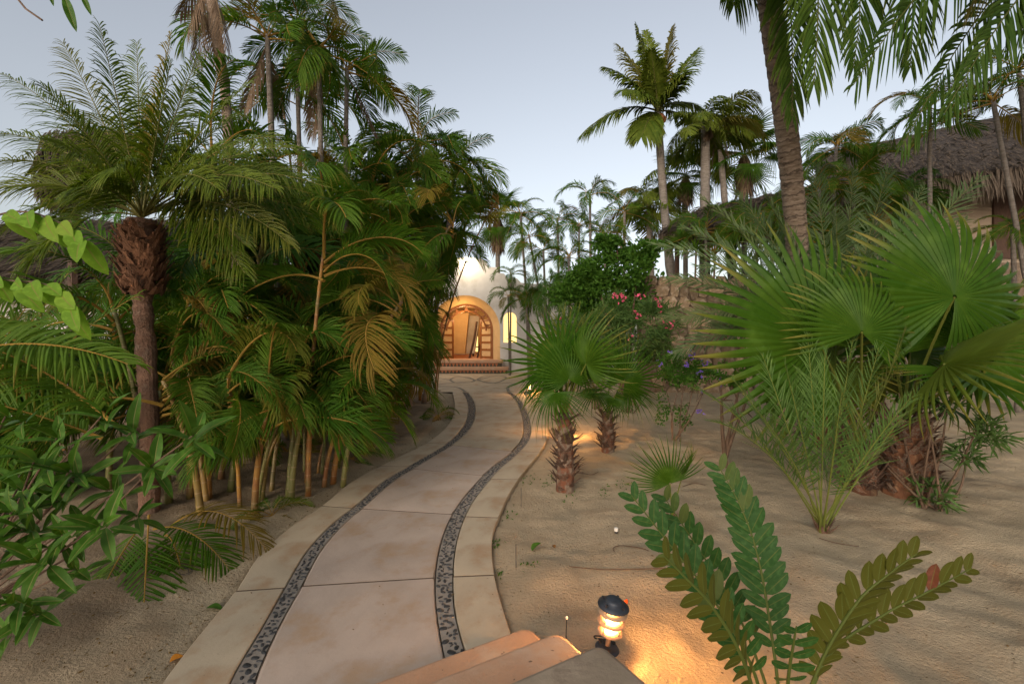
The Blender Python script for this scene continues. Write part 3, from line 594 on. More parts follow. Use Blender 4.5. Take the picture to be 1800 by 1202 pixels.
while zc < 4.6 and n < 296:
    hh = r.uniform(.26, .40); s = r.uniform(-.2, .1)
    while s < 9.2:
        ww = r.uniform(.30, .62)
        if zc+hh/2 < wallh(s)-.02 and s > -.1 and not (s > 4.5 and zc < 2.2):
            p = WA+wd*(s+ww/2)+wn*.01; rot = Matrix.Rotation(math.atan2(wd[1], wd[0]), 3, 'Z') @ Matrix.Rotation(r.uniform(-.25, .25), 3, 'Y')
            inst('stone', mes[r.integers(7)], sw, (p[0]-so_[0], p[1]-so_[1], zc+hh/2+r.uniform(-.05, .05)-so_[2]), rot, (ww*1.0, r.uniform(.05, .12), hh*1.06)); n += 1
        s += ww*.93
    zc += hh*.9
# ------------------------------------------------------------------ frond makers
def feather(curve, n=44, L0=.45, Wi=.03, ang=(62, 22), vee=20, droop=.35, fold=.5, K=4, t0=.18, rr=.012, prof='feather', shape='areca', jit=.06, side=None, roll=0., kind_r=1., gap=1.0, power=2.0):
    """leaflets along a midrib; returns an MB"""
    mb = MB(); cv = np.asarray(curve, float); seg = np.r_[0, np.cumsum(np.linalg.norm(np.diff(cv, axis=0), axis=1))]; Lc = seg[-1]
    def at(t): s = t*Lc; return np.stack([np.interp(s, seg, cv[:, i]) for i in range(3)], -1)
    tt = np.linspace(0, 1, len(cv)); tube(mb, cv, np.interp(tt, [0, .15, 1], [rr*1.5, rr, rr*.25]), 5, kind_r, cap=False)
    t = np.linspace(t0, .995, n); t = np.r_[t, t+.3*(1-t0)/n]; t = np.clip(t+rng.normal(0, .15/n, 2*n), 0, .999); sg = np.r_[np.ones(n), -np.ones(n)]
    B = at(t); T = nrm(at(np.minimum(t+.01, 1))-at(t-.01))
    if side is None:
        h = cv[-1]-cv[0]; side = np.cross(h, Z); side = np.array([0, 1, 0.]) if np.linalg.norm(side) < 1e-3 else nrm(side)
    Sd = nrm(side-T*np.sum(side*T, -1, keepdims=True)); N = np.cross(Sd, T)
    ro = roll+0*t; c_, s_ = np.cos(ro)[:, None], np.sin(ro)[:, None]; Sd, N = Sd*c_+N*s_, N*c_-Sd*s_
    x = (t-t0)/(1-t0)
    a = np.radians(ang[0]+(ang[1]-ang[0])*x**1.2)+rng.normal(0, jit, 2*n); v = np.radians(vee)*(1-.5*x)+rng.normal(0, jit*1.5, 2*n)
    D_ = T*np.cos(a)[:, None]+np.sin(a)[:, None]*(Sd*(sg*np.cos(v))[:, None]+N*np.sin(v)[:, None])
    lp = {'areca': np.interp(x, [0, .12, .45, .8, 1], [.45, .8, 1, .72, .38]), 'phoenix': np.interp(x, [0, .1, .4, .85, 1], [.55, .9, 1, .6, .3]), 'coco': np.interp(x, [0, .15, .5, .85, 1], [.6, .95, 1, .6, .25])}[shape]
    L = L0*lp*rng.uniform(.9, 1.08, 2*n); Wl = Wi*np.interp(x, [0, .3, 1], [.8, 1, .6])
    Wd = np.cross(D_, np.cross(T, D_)*1.0); Wd = nrm(T-D_*np.sum(T*D_, -1, keepdims=True))
    ribbons(mb, B, nrm(D_), Wd, L, Wl, droop*rng.uniform(.6, 1.4, 2*n), K, prof, fold, power=power)
    return mb
def arc(L, e0, bend, m=18, p=1.25, wob=0.):
    s = np.linspace(0, 1, m); e = e0-bend*s**p; dx = np.cos(e); dz = np.sin(e); st = L/(m-1)
    x = np.r_[0, np.cumsum((dx[:-1]+dx[1:])/2)]*st; z = np.r_[0, np.cumsum((dz[:-1]+dz[1:])/2)]*st
    return np.stack([x, wob*np.sin(s*2.2)*L, z], -1)
TPL = {}
def templates(name, mat, spec, **kw):
    L = []
    for (e0, bend, w) in spec:
        for k in range(2):
            cv = arc(1.0, R(e0), R(bend)*(1+.15*k), wob=w*(1 if k else -1)); L.append((e0, feather(cv, roll=.55*k, **kw).mesh('frond', mat), cv))
    TPL[name] = L
sp_all = [(84, 75, .04), (74, 100, .06), (62, 112, .08), (48, 112, .08), (32, 100, .08), (12, 80, .06), (-8, 58, .05)]
templates('areca', 'areca', sp_all, n=46, L0=.36, Wi=.0170, ang=(55, 30), vee=36, droop=.42, fold=.5, K=5, t0=.20, rr=.009)
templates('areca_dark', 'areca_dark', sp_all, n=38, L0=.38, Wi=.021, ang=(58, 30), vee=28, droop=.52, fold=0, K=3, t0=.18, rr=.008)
templates('coco', 'coco', sp_all, n=50, L0=.34, Wi=.024, ang=(62, 25), vee=0, droop=.55, fold=0, K=3, t0=.16, rr=.012, shape='coco')
templates('dead', 'dead', [(-40, 40, .05), (-65, 20, .04), (-80, 8, .04)], n=30, L0=.28, Wi=.018, ang=(40, 20), vee=-20, droop=.5, fold=0, K=3, t0=.2, rr=.010)
templates('phoenix_far', 'phoenix', sp_all, n=44, L0=.22, Wi=.014, ang=(62, 25), vee=25, droop=.1, fold=0, K=2, t0=.14, rr=.010)
def fanblade(Rr=1.0, n=38, span=140, join=.52, pleat=.10, cup=.18, droop=.25, jit=.05, K=9):
    """palmate blade in the local XY plane, hub at the origin, pointing along +X"""
    mb = MB(); e = np.radians(np.linspace(-span, span, n+1)); c = (e[1:]+e[:-1])/2; hw = (e[1]-e[0])/2
    r = np.linspace(.02, 1, K+1); Rs = Rr*(.80+.20*np.cos(c*.55))*rng.uniform(1-jit, 1+jit*.5, n)
    V_ = np.zeros((n, K+1, 3, 3)); A = np.zeros((n, K+1, 3, 3)); rn = rng.random(n)
    bendt = rng.uniform(.3, 1.4, n)*droop; side = rng.normal(0, .06, n)
    for k, q in enumerate(r):
        rad = Rs*q; j = Rs*join; inn = q <= join
        half = rad*math.tan(hw) if inn else Rs*join*math.tan(hw)*np.maximum(0, (1-q)/(1-join))**.8
        ang = c+side*max(0, (q-join))**1.5*2
        d = np.stack([np.cos(ang), np.sin(ang), 0*c], -1); s_ = np.stack([-np.sin(ang), np.cos(ang), 0*c], -1)
        p = d*rad[:, None]; z = -cup*Rr*q**2*(1.0+.3*np.cos(c*2))-bendt*Rr*max(0, q-join)**2*2; pl = pleat*half*1.6+.0
        for m_, o in ((0, -1), (1, 0), (2, 1)):
            V_[:, k, m_] = p+s_*(half*o)[:, None]; V_[:, k, m_, 2] = z+(pl if m_ == 1 else -pl*0)
        A[:, k, :, 0] = q; A[:, k, :, 1] = rn[:, None]
    mb.add(V_.reshape(-1, 3), grid_faces(n, K, 3), a=A.reshape(-1, 3)); return mb
FANS = [fanblade(1, n, sp, jn, .5, cp, dr).mesh('leaf_blade', 'fan') for n, sp, jn, cp, dr in ((36, 150, .36, .12, .22), (32, 125, .32, .2, .5), (38, 165, .40, .25, .4), (28, 95, .34, .1, .3))]
BIGFANS = [fanblade(1, n, sp, jn, .34, cp, dr).mesh('leaf_blade', 'fan') for n, sp, jn, cp, dr in ((44, 150, .58, .12, .15), (40, 125, .54, .18, .3), (46, 165, .60, .2, .2), (38, 110, .52, .1, .35))]
def frame(x, n):
    """rotation whose local X is x and local Z near n"""
    x = nrm(x); n = np.asarray(n, float); n = nrm(n-x*np.dot(n, x)); y = np.cross(n, x)
    return Matrix(((x[0], y[0], n[0]), (x[1], y[1], n[1]), (x[2], y[2], n[2])))
def fanleaf(root, base, hub, tipdir, normal, Rr, k=0, r0=.012, org=None, fans=None):
    org = np.array(root.location); base = np.asarray(base)-org; hub = np.asarray(hub)-org
    mid = (base+hub)/2+Z*.10*np.linalg.norm(hub-base); mb = MB(); tube(mb, bez(base, mid, hub, 8), np.linspace(r0*1.3, r0*.7, 8), 5, 1.)
    pt = mb.build('petiole', 'fan', root); 
    b = inst('leaf_blade', (fans or FANS)[k % 4], pt, hub, frame(tipdir, normal), Rr)
# leaf bases (boots) left on a trunk
def boots(root, p0, p1, r0, r1, rows, per, L=.14, mat='boot', up=.6, wid=.07, seed=0):
    org = np.array(root.location); r = np.random.default_rng(seed); mes = []
    for q in range(4):
        m = MB(); K = 5; s = np.linspace(0, 1, K); w = np.interp(s, [0, .5, 1], [.6, .42, .16])*(1+.2*r.normal(size=K)); x = s; z = .10*s*s*r.uniform(-1, 2.5); y = r.normal(0, .05, K).cumsum()
        rows_ = np.stack([np.stack([x, y-w, z-.0], -1), np.stack([x, y-w*.4, z+.13*(1-s)], -1), np.stack([x, y+w*.4, z+.13*(1-s)], -1), np.stack([x, y+w, z], -1), np.stack([x, y, z-.10*(1-s*.6)], -1), np.stack([x, y-w, z], -1)], 1)
        m.add(rows_, grid_faces(1, K-1, 6)); kk = 7; ribbons(m, np.stack([r.uniform(.1, .8, kk), r.uniform(-.4, .4, kk), r.uniform(-.05, .1, kk)], -1), nrm(np.stack([np.ones(kk), r.normal(0, .5, kk), r.normal(0, .6, kk)], -1)), np.tile([0., 1, .3], (kk, 1)), r.uniform(.3, .8, kk), .09, .2, 2, 'strap'); mes.append(m.mesh('leaf_base', mat))
    p0 = np.asarray(p0)-org; p1 = np.asarray(p1)-org; ax = nrm(p1-p0)
    for i in range(rows):
        f = (i+.5)/rows
        for j in range(per):
            th = 2*PI*(j/per+i*.382)+r.normal(0, .15); rad = r0+(r1-r0)*f; ff = f+r.uniform(-.5, .5)/rows
            if f > .97: pass
            e1 = nrm(np.cross(ax, [0, 1, .1])); e2 = np.cross(ax, e1); out = e1*math.cos(th)+e2*math.sin(th)
            p = p0+(p1-p0)*ff+out*rad*.82; d = nrm(out*math.cos(up)+ax*math.sin(up)+r.normal(0, .12, 3))
            inst('leaf_base', mes[r.integers(4)], root, p, frame(d, nrm(np.cross(d, np.cross(ax, d)))), (L*r.uniform(.55, 1.55), wid*r.uniform(.8, 1.4), L))
def project(w): D = np.maximum(w[:, 1], .3); return 900+w[:, 0]/D*F, 601-(w[:, 2]-EYE)/D*F, w[:, 1]
TOPX = [0, 150, 250, 300, 330, 420, 480, 600, 660, 700, 760, 830, 885, 910, 960]; TOPY = [330, 300, 230, 150, 120, 80, 10, 10, 90, 200, 225, 235, 300, 420, 600]
RGY = [0, 230, 330, 400, 430, 500, 560, 650, 690, 720, 760, 800, 860, 900, 1000]; RGX = [720, 885, 895, 850, 812, 796, 775, 770, 765, 770, 745, 715, 600, 560, 480]
def grove_ok(w):
    # the grove is kept clipped back from the path, the doorway and the shaggy palm's trunk
    x, y, D = project(w); v = D > .5; x = x+10*math.sin(w[3, 0]*7.3+w[3, 2]*11.1); y = y+14*math.sin(w[3, 0]*9.1+w[3, 2]*5.7)
    return not (np.any(v & (y < np.interp(x, TOPX, TOPY))) or np.any(v & (x > np.interp(y, RGY, RGX))) or np.any(v & (D < 5.2) & (x > 185) & (x < 320) & (y > 330) & (y < 760)) or np.any(v & (D < 5.2) & (x > 150) & (x < 560) & (y > 120) & (y < 440)) or np.any(w[:, 2] < 1.05-.3*(y[3] > 700)))
def sky_ok(w):
    x, y, D = project(w); return not np.any((D > .5) & (y > -15) & (x < 1800))
def put_frond(root, loc, tpl, elev, az, L, name='frond', r=rng, ok=None):
    c = TPL[tpl]; e = np.array([k[0] for k in c]); i = int(np.argmin(np.abs(e-elev)+r.random(len(e))*6))
    rot = Matrix.Rotation(az, 3, 'Z') @ Matrix.Rotation(-R(elev-c[i][0])*.8, 3, 'Y') @ Matrix.Rotation(r.normal(0, .45), 3, 'X')
    if ok:
        cv = c[i][2][[6, 10, 14, 17]]; w = (cv*L) @ np.array(rot).T+np.asarray(loc)+np.array(root.location)
        if not ok(w): return None
    return inst(name, c[i][1], root, loc, rot, L)
def crown(root, top, n, L, tpl, emin=-10, emax=80, az0=None, r=rng, spread=2*PI, azc=0, ok=None):
    org = np.array(root.location); top = np.asarray(top)-org
    for i in range(n):
        f = (i+.5)/n; el = emax+(emin-emax)*f+r.normal(0, 5); az = azc+(i*2.399+r.normal(0, .2))%(2*PI) if spread > 6 else azc+spread*(r.random()-.5)
        put_frond(root, top-Z*.02*i*L*.3, tpl, el, az, L*r.uniform(.82, 1.12)*(1-.25*(el > 70)), r=r, ok=ok)
def palm(px, py, D, L, label, group, bpx=None, n=15, r=.10, tpl='coco', emin=-15, lean_mid=0, mat='trunkgrey', dead=0, bD=None, nm='palm_tree', cat='palm tree', seed=1, emax=82, seedr=None):
    rr = np.random.default_rng(seed); top = P(px, py, D); base = GD(bpx if bpx is not None else px, bD or D); base[2] = sandz(base[0], base[1])-.05
    root = thing(nm, base, label, cat, group); mid = (base+top)/2+np.array([lean_mid, 0, 0])
    pts = bez(base, mid, top, 22); mb = MB(); rad = np.interp(np.linspace(0, 1, 22), [0, .08, 1], [r*1.5, r*1.1, r*.8])*(1+.04*rr.normal(size=22)); tube(mb, pts, rad, 10, 0)
    mb.build('trunk', mat, root, smooth=True, origin=base).location = (0, 0, 0)
    crown(root, top, n, L, tpl, emin, emax, r=rr)
    for i in range(dead): put_frond(root, top-base-Z*.15, 'dead', rr.choice([-40, -65, -80]), rr.uniform(0, 2*PI), L*.8, 'dead_frond', rr)
    return root
def fanpalm(px, py, D, Rr, label, group, bpx=None, n=16, r=.12, seed=1, skirt=0, petl=.9):
    rr = np.random.default_rng(seed); top = P(px, py, D); base = GD(bpx if bpx is not None else px, D); base[2] = sandz(base[0], base[1])-.05
    root = thing('fan_palm', base, label, 'fan palm', group); mb = MB(); tube(mb, bez(base, (base+top)/2, top, 12), r, 9, 0); mb.build('trunk', 'trunkgrey', root, smooth=True, origin=base).location = (0, 0, 0)
    for i in range(n):
        el = R(80-125*(i+.5)/n+rr.normal(0, 6)); az = i*2.399; d = np.array([math.cos(az)*math.cos(el), math.sin(az)*math.cos(el), math.sin(el)])
        hub = top+d*petl*Rr; d2 = nrm(d-Z*.35); fanleaf(root, top, hub, d2, Z+d*.2, Rr, i, .015)
    if skirt:
        m = MB(); k = 500; th = rr.uniform(0, 2*PI, k); h = rr.uniform(0, skirt, k); B = np.stack([np.cos(th)*r*1.2, np.sin(th)*r*1.2, -h], -1)+top-base
        ribbons(m, B, nrm(np.stack([np.cos(th)*.35, np.sin(th)*.35, -1+0*th], -1)+rr.normal(0, .1, (k, 3))), np.stack([-np.sin(th), np.cos(th), 0*th], -1), rr.uniform(.5, 1.0, k), .07, .1, 3, 'strap'); o = m.build('dead_leaf_skirt', 'dead', root); o['kind'] = 'stuff'
    return root
# ------------------------------------------------------------------ left: areca clumps
def areca_clump(base, canes, label, L=1.9, tpl='areca', nf=8, cr=.035, seed=0, spread=.55, group='clumping palms along the left side of the path', lean=(.22, -.02), emin=-5, ok=grove_ok):
    r = np.random.default_rng(seed); base = np.asarray(base, float).copy(); base[2] = sandz(base[0], base[1])-.03
    root = thing('areca_palm', base, label, 'palm clump', group)
    for i, h in enumerate(canes):
        a = r.uniform(0, 2*PI); rad = spread*math.sqrt(r.random()); b = np.array([math.cos(a)*rad, math.sin(a)*rad, 0])
        ln = h*r.uniform(.06, .34); top = b+np.array([math.cos(a)*ln+lean[0]*h*.3, math.sin(a)*ln+lean[1]*h, h]); c = b+np.array([math.cos(a)*ln*.15, math.sin(a)*ln*.15, h*.55])
        k = 12+int(h*3); pts = bez(b, c, top, k); rd = cr*r.uniform(.75, 1.15)*np.interp(np.linspace(0, 1, k), [0, .1, 1], [1.25, 1, .62])
        ringn = h*7.5; m = MB(); tube(m, pts, rd, 8, 0, u=np.linspace(0, ringn, k)); m.build('cane', 'cane', root, smooth=True)
        for j in range(nf):
            el = 80-(80-emin)*(j+.4)/nf+r.normal(0, 6); az = a+j*2.399+r.normal(0, .3)
            
            for q in range(5):
                if put_frond(root, top-Z*.05*j, tpl, el, az+q*1.3, L*r.uniform(.8, 1.15)*(1-.08*q), r=r, ok=ok): break
    return root
arecas = [
 ((190, 860), [.9, 1.3, 1.7, 1.2], 1.2, 'areca', 'palm clump behind the broad-leaved shrub, its canes hidden by the big leaves', 7),
 ((345, 872), [1.1, 1.5, 1.2, 1.9, 1.6, 2.2, 1.3], 1.3, 'areca', 'palm clump with many straight golden canes just right of the shaggy-headed palm', 8),
 ((435, 885), [1.1, 1.4, 1.7, 2.3, 1.5, 1.9, 1.25, 1.6], 1.35, 'areca', 'palm clump with ringed orange canes closest to the path edge on the left', 9),
 ((540, 852), [1.2, 1.8, 2.4, 1.5, 2.9], 1.4, 'areca', 'slim palm clump of five canes standing out on the sand beside the path bend', 10),
 ((600, 778), [1.6, 2.6, 3.6, 4.4, 2.2, 3.0], 1.6, 'areca', 'tall palm clump behind the slim one, near the white wall', 11),
 ((640, 745), [1.8, 2.6, 3.6, 4.4, 5.0, 2.2, 3.2], 1.6, 'areca', 'palm clump above the dark red cordylines', 12),
 ((690, 718), [2.2, 3.2, 4.2, 5.0, 5.4, 3.6], 1.7, 'areca', 'dense palm clump at the sandy point before the plaza', 13),
 ((732, 700), [3.4, 4.2, 5.0, 5.9, 4.6, 5.5, 3.8], 1.9, 'areca', 'palm clump of thin reddish canes next to the grey post by the plaza', 14),
]
for (b, cn, L, tp, lb, sd) in arecas: areca_clump(G(*b), cn, lb, L, tp, seed=sd, emin=12)
rear = [
 (P(60, 0, 7.2), [1.0, 1.4, 1.8, .8], 1.3, 'dark palm clump at the far left before the house wall', 21),
 (P(180, 0, 7.6), [1.2, 1.7, 2.1, .9], 1.4, 'dark palm clump left of the house window', 22),
 (P(330, 0, 7.9), [1.2, 2.0, 2.8, 3.6, 1.7], 1.6, 'dark palm clump before the lit house window', 23),
 (P(430, 0, 7.4), [1.3, 2.1, 3.0, 3.8, 4.4], 1.6, 'dark palm clump rising behind the golden canes', 24),
 (P(520, 0, 8.4), [1.5, 2.6, 3.6, 4.6, 5.3, 3.2], 1.7, 'tallest palm clump of the left grove, top against the sky', 25),
 (P(600, 0, 10.2), [2.0, 3.4, 4.6, 5.6, 6.2], 1.9, 'high palm clump behind the grove right of the tallest one', 26),
 (P(690, 0, 12.0), [2.0, 3.4, 4.6, 5.6], 1.8, 'rear palm clump sloping down toward the white gable', 27),
 (P(560, 0, 12.5), [3., 5., 6.6, 7.6], 2.0, 'rearmost palm clump glimpsed between the tall fronds', 28),
 (P(-60, 0, 5.6), [.9, 1.3, 1.6], 1.4, 'palm clump cut by the left edge of the picture', 29)]
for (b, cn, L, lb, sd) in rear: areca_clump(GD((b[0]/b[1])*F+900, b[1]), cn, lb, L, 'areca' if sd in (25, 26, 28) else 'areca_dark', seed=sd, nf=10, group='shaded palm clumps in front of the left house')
# tall slim palms poking above the grove
t = palm(395, 150, 6.8, 1.0, 'tall ringed palm trunk with hanging dead fronds, cut by the top edge', None, bpx=440, n=0, r=.085, mat='trunk', dead=0, seed=5); tb = np.array(t.location)
p2 = P(362, -60, 6.3); mb = MB(); tube(mb, spline([P(395, 150, 6.8), P(378, 50, 6.5), P(366, -60, 6.3)], 12)-tb, .075, 10, 0); mb.build('upper_trunk', 'trunk', t, smooth=True)
def hero(root, base, tip, arch, mat, name='frond', side=None, ctrl=None, face=0., **kw):
    org = np.array(root.location); base = np.asarray(base)-org; tip = np.asarray(tip)-org
    c = (base+tip)/2+Z*arch*np.linalg.norm(tip-base) if ctrl is None else np.asarray(ctrl)-org
    if face:
        kw['roll'] = face*(1 if np.cross(tip-base, Z)[1] > 0 else -1)
    return feather(bez(base, c, tip, 18), side=side, **kw).build(name, mat, root)
for (x, y, dd, bx_) in ((330, 60, -.2, 362), (345, 120, .3, 366), (352, 40, .1, 360), (385, 130, .2, 372), (398, 85, -.2, 372), (318, 20, .2, 360)):
    hero(t, P(bx_, -30, 6.4), P(x, y, 6.4+dd), .12, 'dead', 'dead_frond', n=34, L0=.34, Wi=.013, ang=(35, 15), vee=-25, droop=.5, fold=0, K=3)
palm(470, 62, 8.0, 1.5, 'slim palm above the grove with one dead brown frond hanging at its trunk', None, bpx=500, n=9, r=.055, tpl='areca', dead=3, seed=6, emin=-10)
palm(560, 85, 8.2, 1.7, 'crown of the highest green palm in the left grove', None, bpx=575, n=11, r=.05, tpl='areca', dead=1, seed=7, emin=-25)
palm(610, 120, 8.8, 1.6, 'rust-tinged palm crown right of the highest green one', None, bpx=600, n=9, r=.05, tpl='areca', dead=1, seed=8, emin=-15)
palm(520, 40, 8.6, 1.2, 'small palm tuft at the very top of the left grove', None, bpx=540, n=7, r=.045, tpl='areca', seed=9, emin=-5)
pb = palm(800, 300, 12.6, 2.0, 'palm leaning out over the left of the doorway, its drooping fronds against the sky', None, bpx=745, n=13, r=.05, tpl='areca', seed=61, emin=-30)
palm(735, 250, 11.8, 1.9, 'palm crown on the right slope of the grove, below the tall crowns', None, bpx=720, n=12, r=.05, tpl='areca', seed=62, emin=-25)
palm(700, 320, 10.5, 1.8, 'dense palm crown on the grove side facing the path', None, bpx=690, n=14, r=.05, tpl='areca', seed=63, emin=-35)
palm(780, 420, 13.4, 1.7, 'palm crown hanging just left of the bright gable floodlight', None, bpx=752, n=12, r=.045, tpl='areca', seed=64, emin=-40)
# ------------------------------------------------------------------ the shaggy-headed date palm, left
base = onsand(G(262, 905), -.03); hp_ = thing('date_palm', base, 'date palm with a shaggy brown head of old leaf bases and a feathery crown', 'palm tree')
D = base[1]; tp = P(250, 385, D-.05); nk = P(250, 515, D); mb = MB(); pts = spline([base, P(263, 760, D), P(256, 600, D), nk, tp], 44)
rd = np.interp(np.linspace(0, 1, 44), [0, .7, .8, 1], [.09, .085, .12, .12])*(1+.10*rng.normal(size=44)); tube(mb, pts-base, rd, 16, 0); mb.build('trunk', 'barkred', hp_, smooth=False)
boots(hp_, base+Z*.1, nk, .09, .085, 24, 7, L=.028, mat='barkred', up=1.1, wid=.05, seed=1)
boots(hp_, nk-Z*.02, tp-Z*.16, .19, .20, 15, 11, L=.125, up=.95, wid=.075, seed=2)
tips = [(5, 130, .3, .16), (75, 150, -.5, .14), (110, 75, .2, .08), (175, 45, -.2, .05), (240, 75, .3, .04), (-20, 235, .1, .24), (0, 330, -.6, .28), (60, 300, .5, .3), (130, 330, -.9, .3), (330, 150, .5, .10), (420, 200, .2, .16), (520, 260, -.1, .24), (575, 330, -.4, .26), (590, 400, .2, .3),
        (480, 240, -.7, .2), (380, 330, -1.0, .3), (250, 160, .9, .1), (150, 200, 1.1, .2), (500, 380, .9, .3), (200, 300, -1.1, .35), (60, 420, .3, .3), (300, 110, -.3, .06), (430, 430, -.4, .35), (90, 250, -.9, .25), (545, 300, .6, .25), (600, 365, .1, .3), (510, 430, -.5, .3), (430, 480, -.3, .4), (0, 410, .2, .3), (40, 470, -.4, .4), (-60, 300, .4, .25), (350, 95, .4, .08), (445, 140, -.1, .14), (300, 60, 0, .04), (480, 330, -.9, .25)]
for i, (x, y, dd, ar) in enumerate(tips):
    hero(hp_, tp+[0, 0, .02], P(x, y, D+dd), ar, 'phoenix', face=.75, n=62, L0=.46, Wi=.019, ang=(58, 30), vee=32, droop=.42, fold=.5, K=4, t0=.20, rr=.009, shape='phoenix', jit=.09)
# left foreground areca fronds
fa = thing('areca_palm', onsand(GD(-150, 3.9)), 'near areca palm whose arching yellow-ribbed fronds enter at the left edge', 'palm clump'); fb = np.array(fa.location)
for (b, tq, ar, k) in (((200, 745, 3.4), (-60, 600, 3.3), .16, 0), ((180, 770, 3.6), (-90, 690, 3.2), .05, 1), ((-130, 640, 3.3), (225, 640, 3.3), .20, 2), ((-120, 560, 3.5), (160, 700, 3.7), .25, 3), ((-140, 900, 3.9), (120, 480, 4.2), .1, 4), ((-140, 880, 3.9), (60, 520, 4.4), .1, 5), ((-140, 880, 4.1), (240, 520, 4.5), .15, 6)):
    hero(fa, P(*b), P(*tq), ar, 'areca', face=.6, n=36, L0=.48, Wi=.030, ang=(60, 32), vee=38, droop=.42, fold=.45, K=6, t0=.12, rr=.011)
mb = MB(); [tube(mb, bez(np.zeros(3), np.array([.0, 0, .5]), P(x, y, d)-fb, 10), .02, 6, 0) for x, y, d in ((-130, 640, 3.3), (-120, 560, 3.5), (-140, 880, 3.9))]; mb.build('cane', 'cane', fa, smooth=True)
# low blurred fronds hanging over the sand by the path
lf = thing('areca_palm', onsand(G(285, 950)), 'young low palm with yellow-green fronds drooping onto the sand beside the path', 'palm clump'); 
for (b, tq, ar) in (((262, 905, 3.9), (248, 1165, 2.95), .04), ((270, 930, 3.9), (410, 1010, 3.75), .35), ((300, 925, 4.2), (468, 965, 4.0), .45), ((255, 915, 4.0), (140, 1120, 3.2), .15), ((290, 940, 4.0), (330, 1060, 3.6), .4)):
    hero(lf, P(*b), P(*tq), ar, 'areca', n=30, L0=.36, Wi=.022, ang=(65, 30), vee=15, droop=.25, fold=.4, K=5, t0=.15, rr=.007, side=nrm([1, .25, 0]) if tq[0] in (248, 140) else None)
for (x, y, L, s) in ((478, 905, .45, 3), (620, 812, .5, 4), (770, 735, .6, 5), (505, 800, .7, 6)):
    q = onsand(G(x, y)); rt = thing('palm_seedling', q, {478: 'small palm seedling at the foot of the orange canes', 620: 'tiny palm seedling on the sand left of the path curve', 770: 'palm seedling on the sandy point nearest the plaza', 505: 'palm seedling in the shade behind the golden canes'}[x], 'seedling', 'palm seedlings in the left bed')
    crown(rt, q, 6, L, 'areca', 10, 75, r=np.random.default_rng(s))
# hanging skirt of foliage of the near left clumps: low arching fronds
for (x, y, D_, lab, sd) in ((560, 640, 6.3, 'broad drooping palm spray over the sand in mid grove', 41), (440, 650, 5.2, 'bright drooping palm spray over the golden canes', 42), (690, 640, 9.5, 'drooping palm spray over the red cordylines', 43), (330, 560, 5.5, 'palm spray right of the shaggy trunk', 44), (770, 560, 13., 'palm spray hanging before the left side of the arch', 45), (640, 520, 8.0, 'wide palm spray in the middle of the left grove', 46)):
    q = GD(x-10, D_); h = P(x, y, D_)[2]-q[2]; areca_clump(q, [h, h*.85, h*.7], lab, 1.25 if D_ < 9 else 1.7, 'areca', 9, .022, sd, .18, group='palm sprays between the clumps', emin=-20)
# cordylines
def cordy(x, y, D_, n, lab, sd, mat='cordy', L=.35):
    r = np.random.default_rng(sd); q = onsand(GD(x, D_)); h = P(x, y, D_)[2]-q[2]; rt = thing('cordyline', q, lab, 'plant', 'dark red cordylines under the palms')
    mb = MB(); tube(mb, [[0, 0, 0], [.02, 0, h*.9]], .012, 6, 0); mb.build('stem', 'woody', rt)
    m = MB(); az = np.arange(n)*2.4; el = np.radians(np.linspace(80, -10, n)); d = np.stack([np.cos(az)*np.cos(el), np.sin(az)*np.cos(el), np.sin(el)], -1)
    ribbons(m, np.stack([0*az, 0*az, h-.2*np.arange(n)/n], -1), d, np.stack([-np.sin(az), np.cos(az), 0*az], -1), L*r.uniform(.8, 1.1, n), .075, .35, 5, 'blunt', .3); m.build('leaves', mat, rt)
cordy(633, 678, 9.4, 22, 'dark red cordyline at the left of the red pair', 1); cordy(670, 690, 9.2, 22, 'dark red cordyline at the right of the red pair', 2); cordy(700, 700, 9.8, 18, 'small bronze cordyline nearest the sandy point', 3, L=.3)
# grey post
q = onsand(GD(751, 14.2)); pt = thing('wooden_post', q, 'weathered grey post among the canes at the plaza corner', 'post'); mb = MB(); tube(mb, [[0, 0, -.05], [0.02, 0, 1.2], [.03, 0, 2.7]], .11, 12, 0); mb.build('pole', 'trunkgrey', pt, smooth=True); mb = MB(); tube(mb, [[0.0, 0, .0], [0.0, 0, .03]], .15, 12, 0); mb.build('footing', 'stucco', pt)
# ------------------------------------------------------------------ background palms, right of centre
G1 = 'distant palms against the evening sky'
c1 = palm(1157, 200, 20, 2.4, 'tall coconut palm with a wind-swept crown left of the pair, slender curved trunk', G1, bpx=1205, n=0, r=.19, tpl='coco', lean_mid=-.35, mat='trunkgrey', seed=3)
ct = P(1157, 196, 20)
for (x, y, dd, ar) in ((1022, 238, .3, .35), (1062, 118, -.5, .22), (1085, 78, .8, .15), (1118, 45, -.3, .06), (1135, 55, .9, .04), (1182, 48, -.2, .03), (1228, 85, .4, .08), (1128, 240, -.8, .3), (1250, 245, .6, .3), (1095, 160, -1.4, .3), (1200, 130, -1.5, .15), (1230, 190, 1.2, .25), (1145, 90, -1.2, .1)):
    hero(c1, ct, P(x, y, 20+dd), ar, 'coco', n=72, L0=1.25, Wi=.10, ang=(58, 28), vee=5, droop=.45, face=.5, fold=0, K=4, t0=.12, rr=.035, shape='coco')
mb = MB(); [lathe(mb, [(0, -.2), (.13, -.12), (.17, 0), (.12, .12), (0, .18)], c=ct-np.array(c1.location)+[.2*math.cos(a), .2*math.sin(a), -.35], sides=9) for a in (0, 1.3, 2.4, 3.9, 5)]; mb.build('coconut_cluster', 'wood', c1, smooth=True)
palm(1240, 222, 19, 2.3, 'full round coconut palm in the middle of the distant group, straight thick trunk', G1, bpx=1238, n=18, r=.22, tpl='coco', mat='trunkgrey', seed=4, emin=-30)
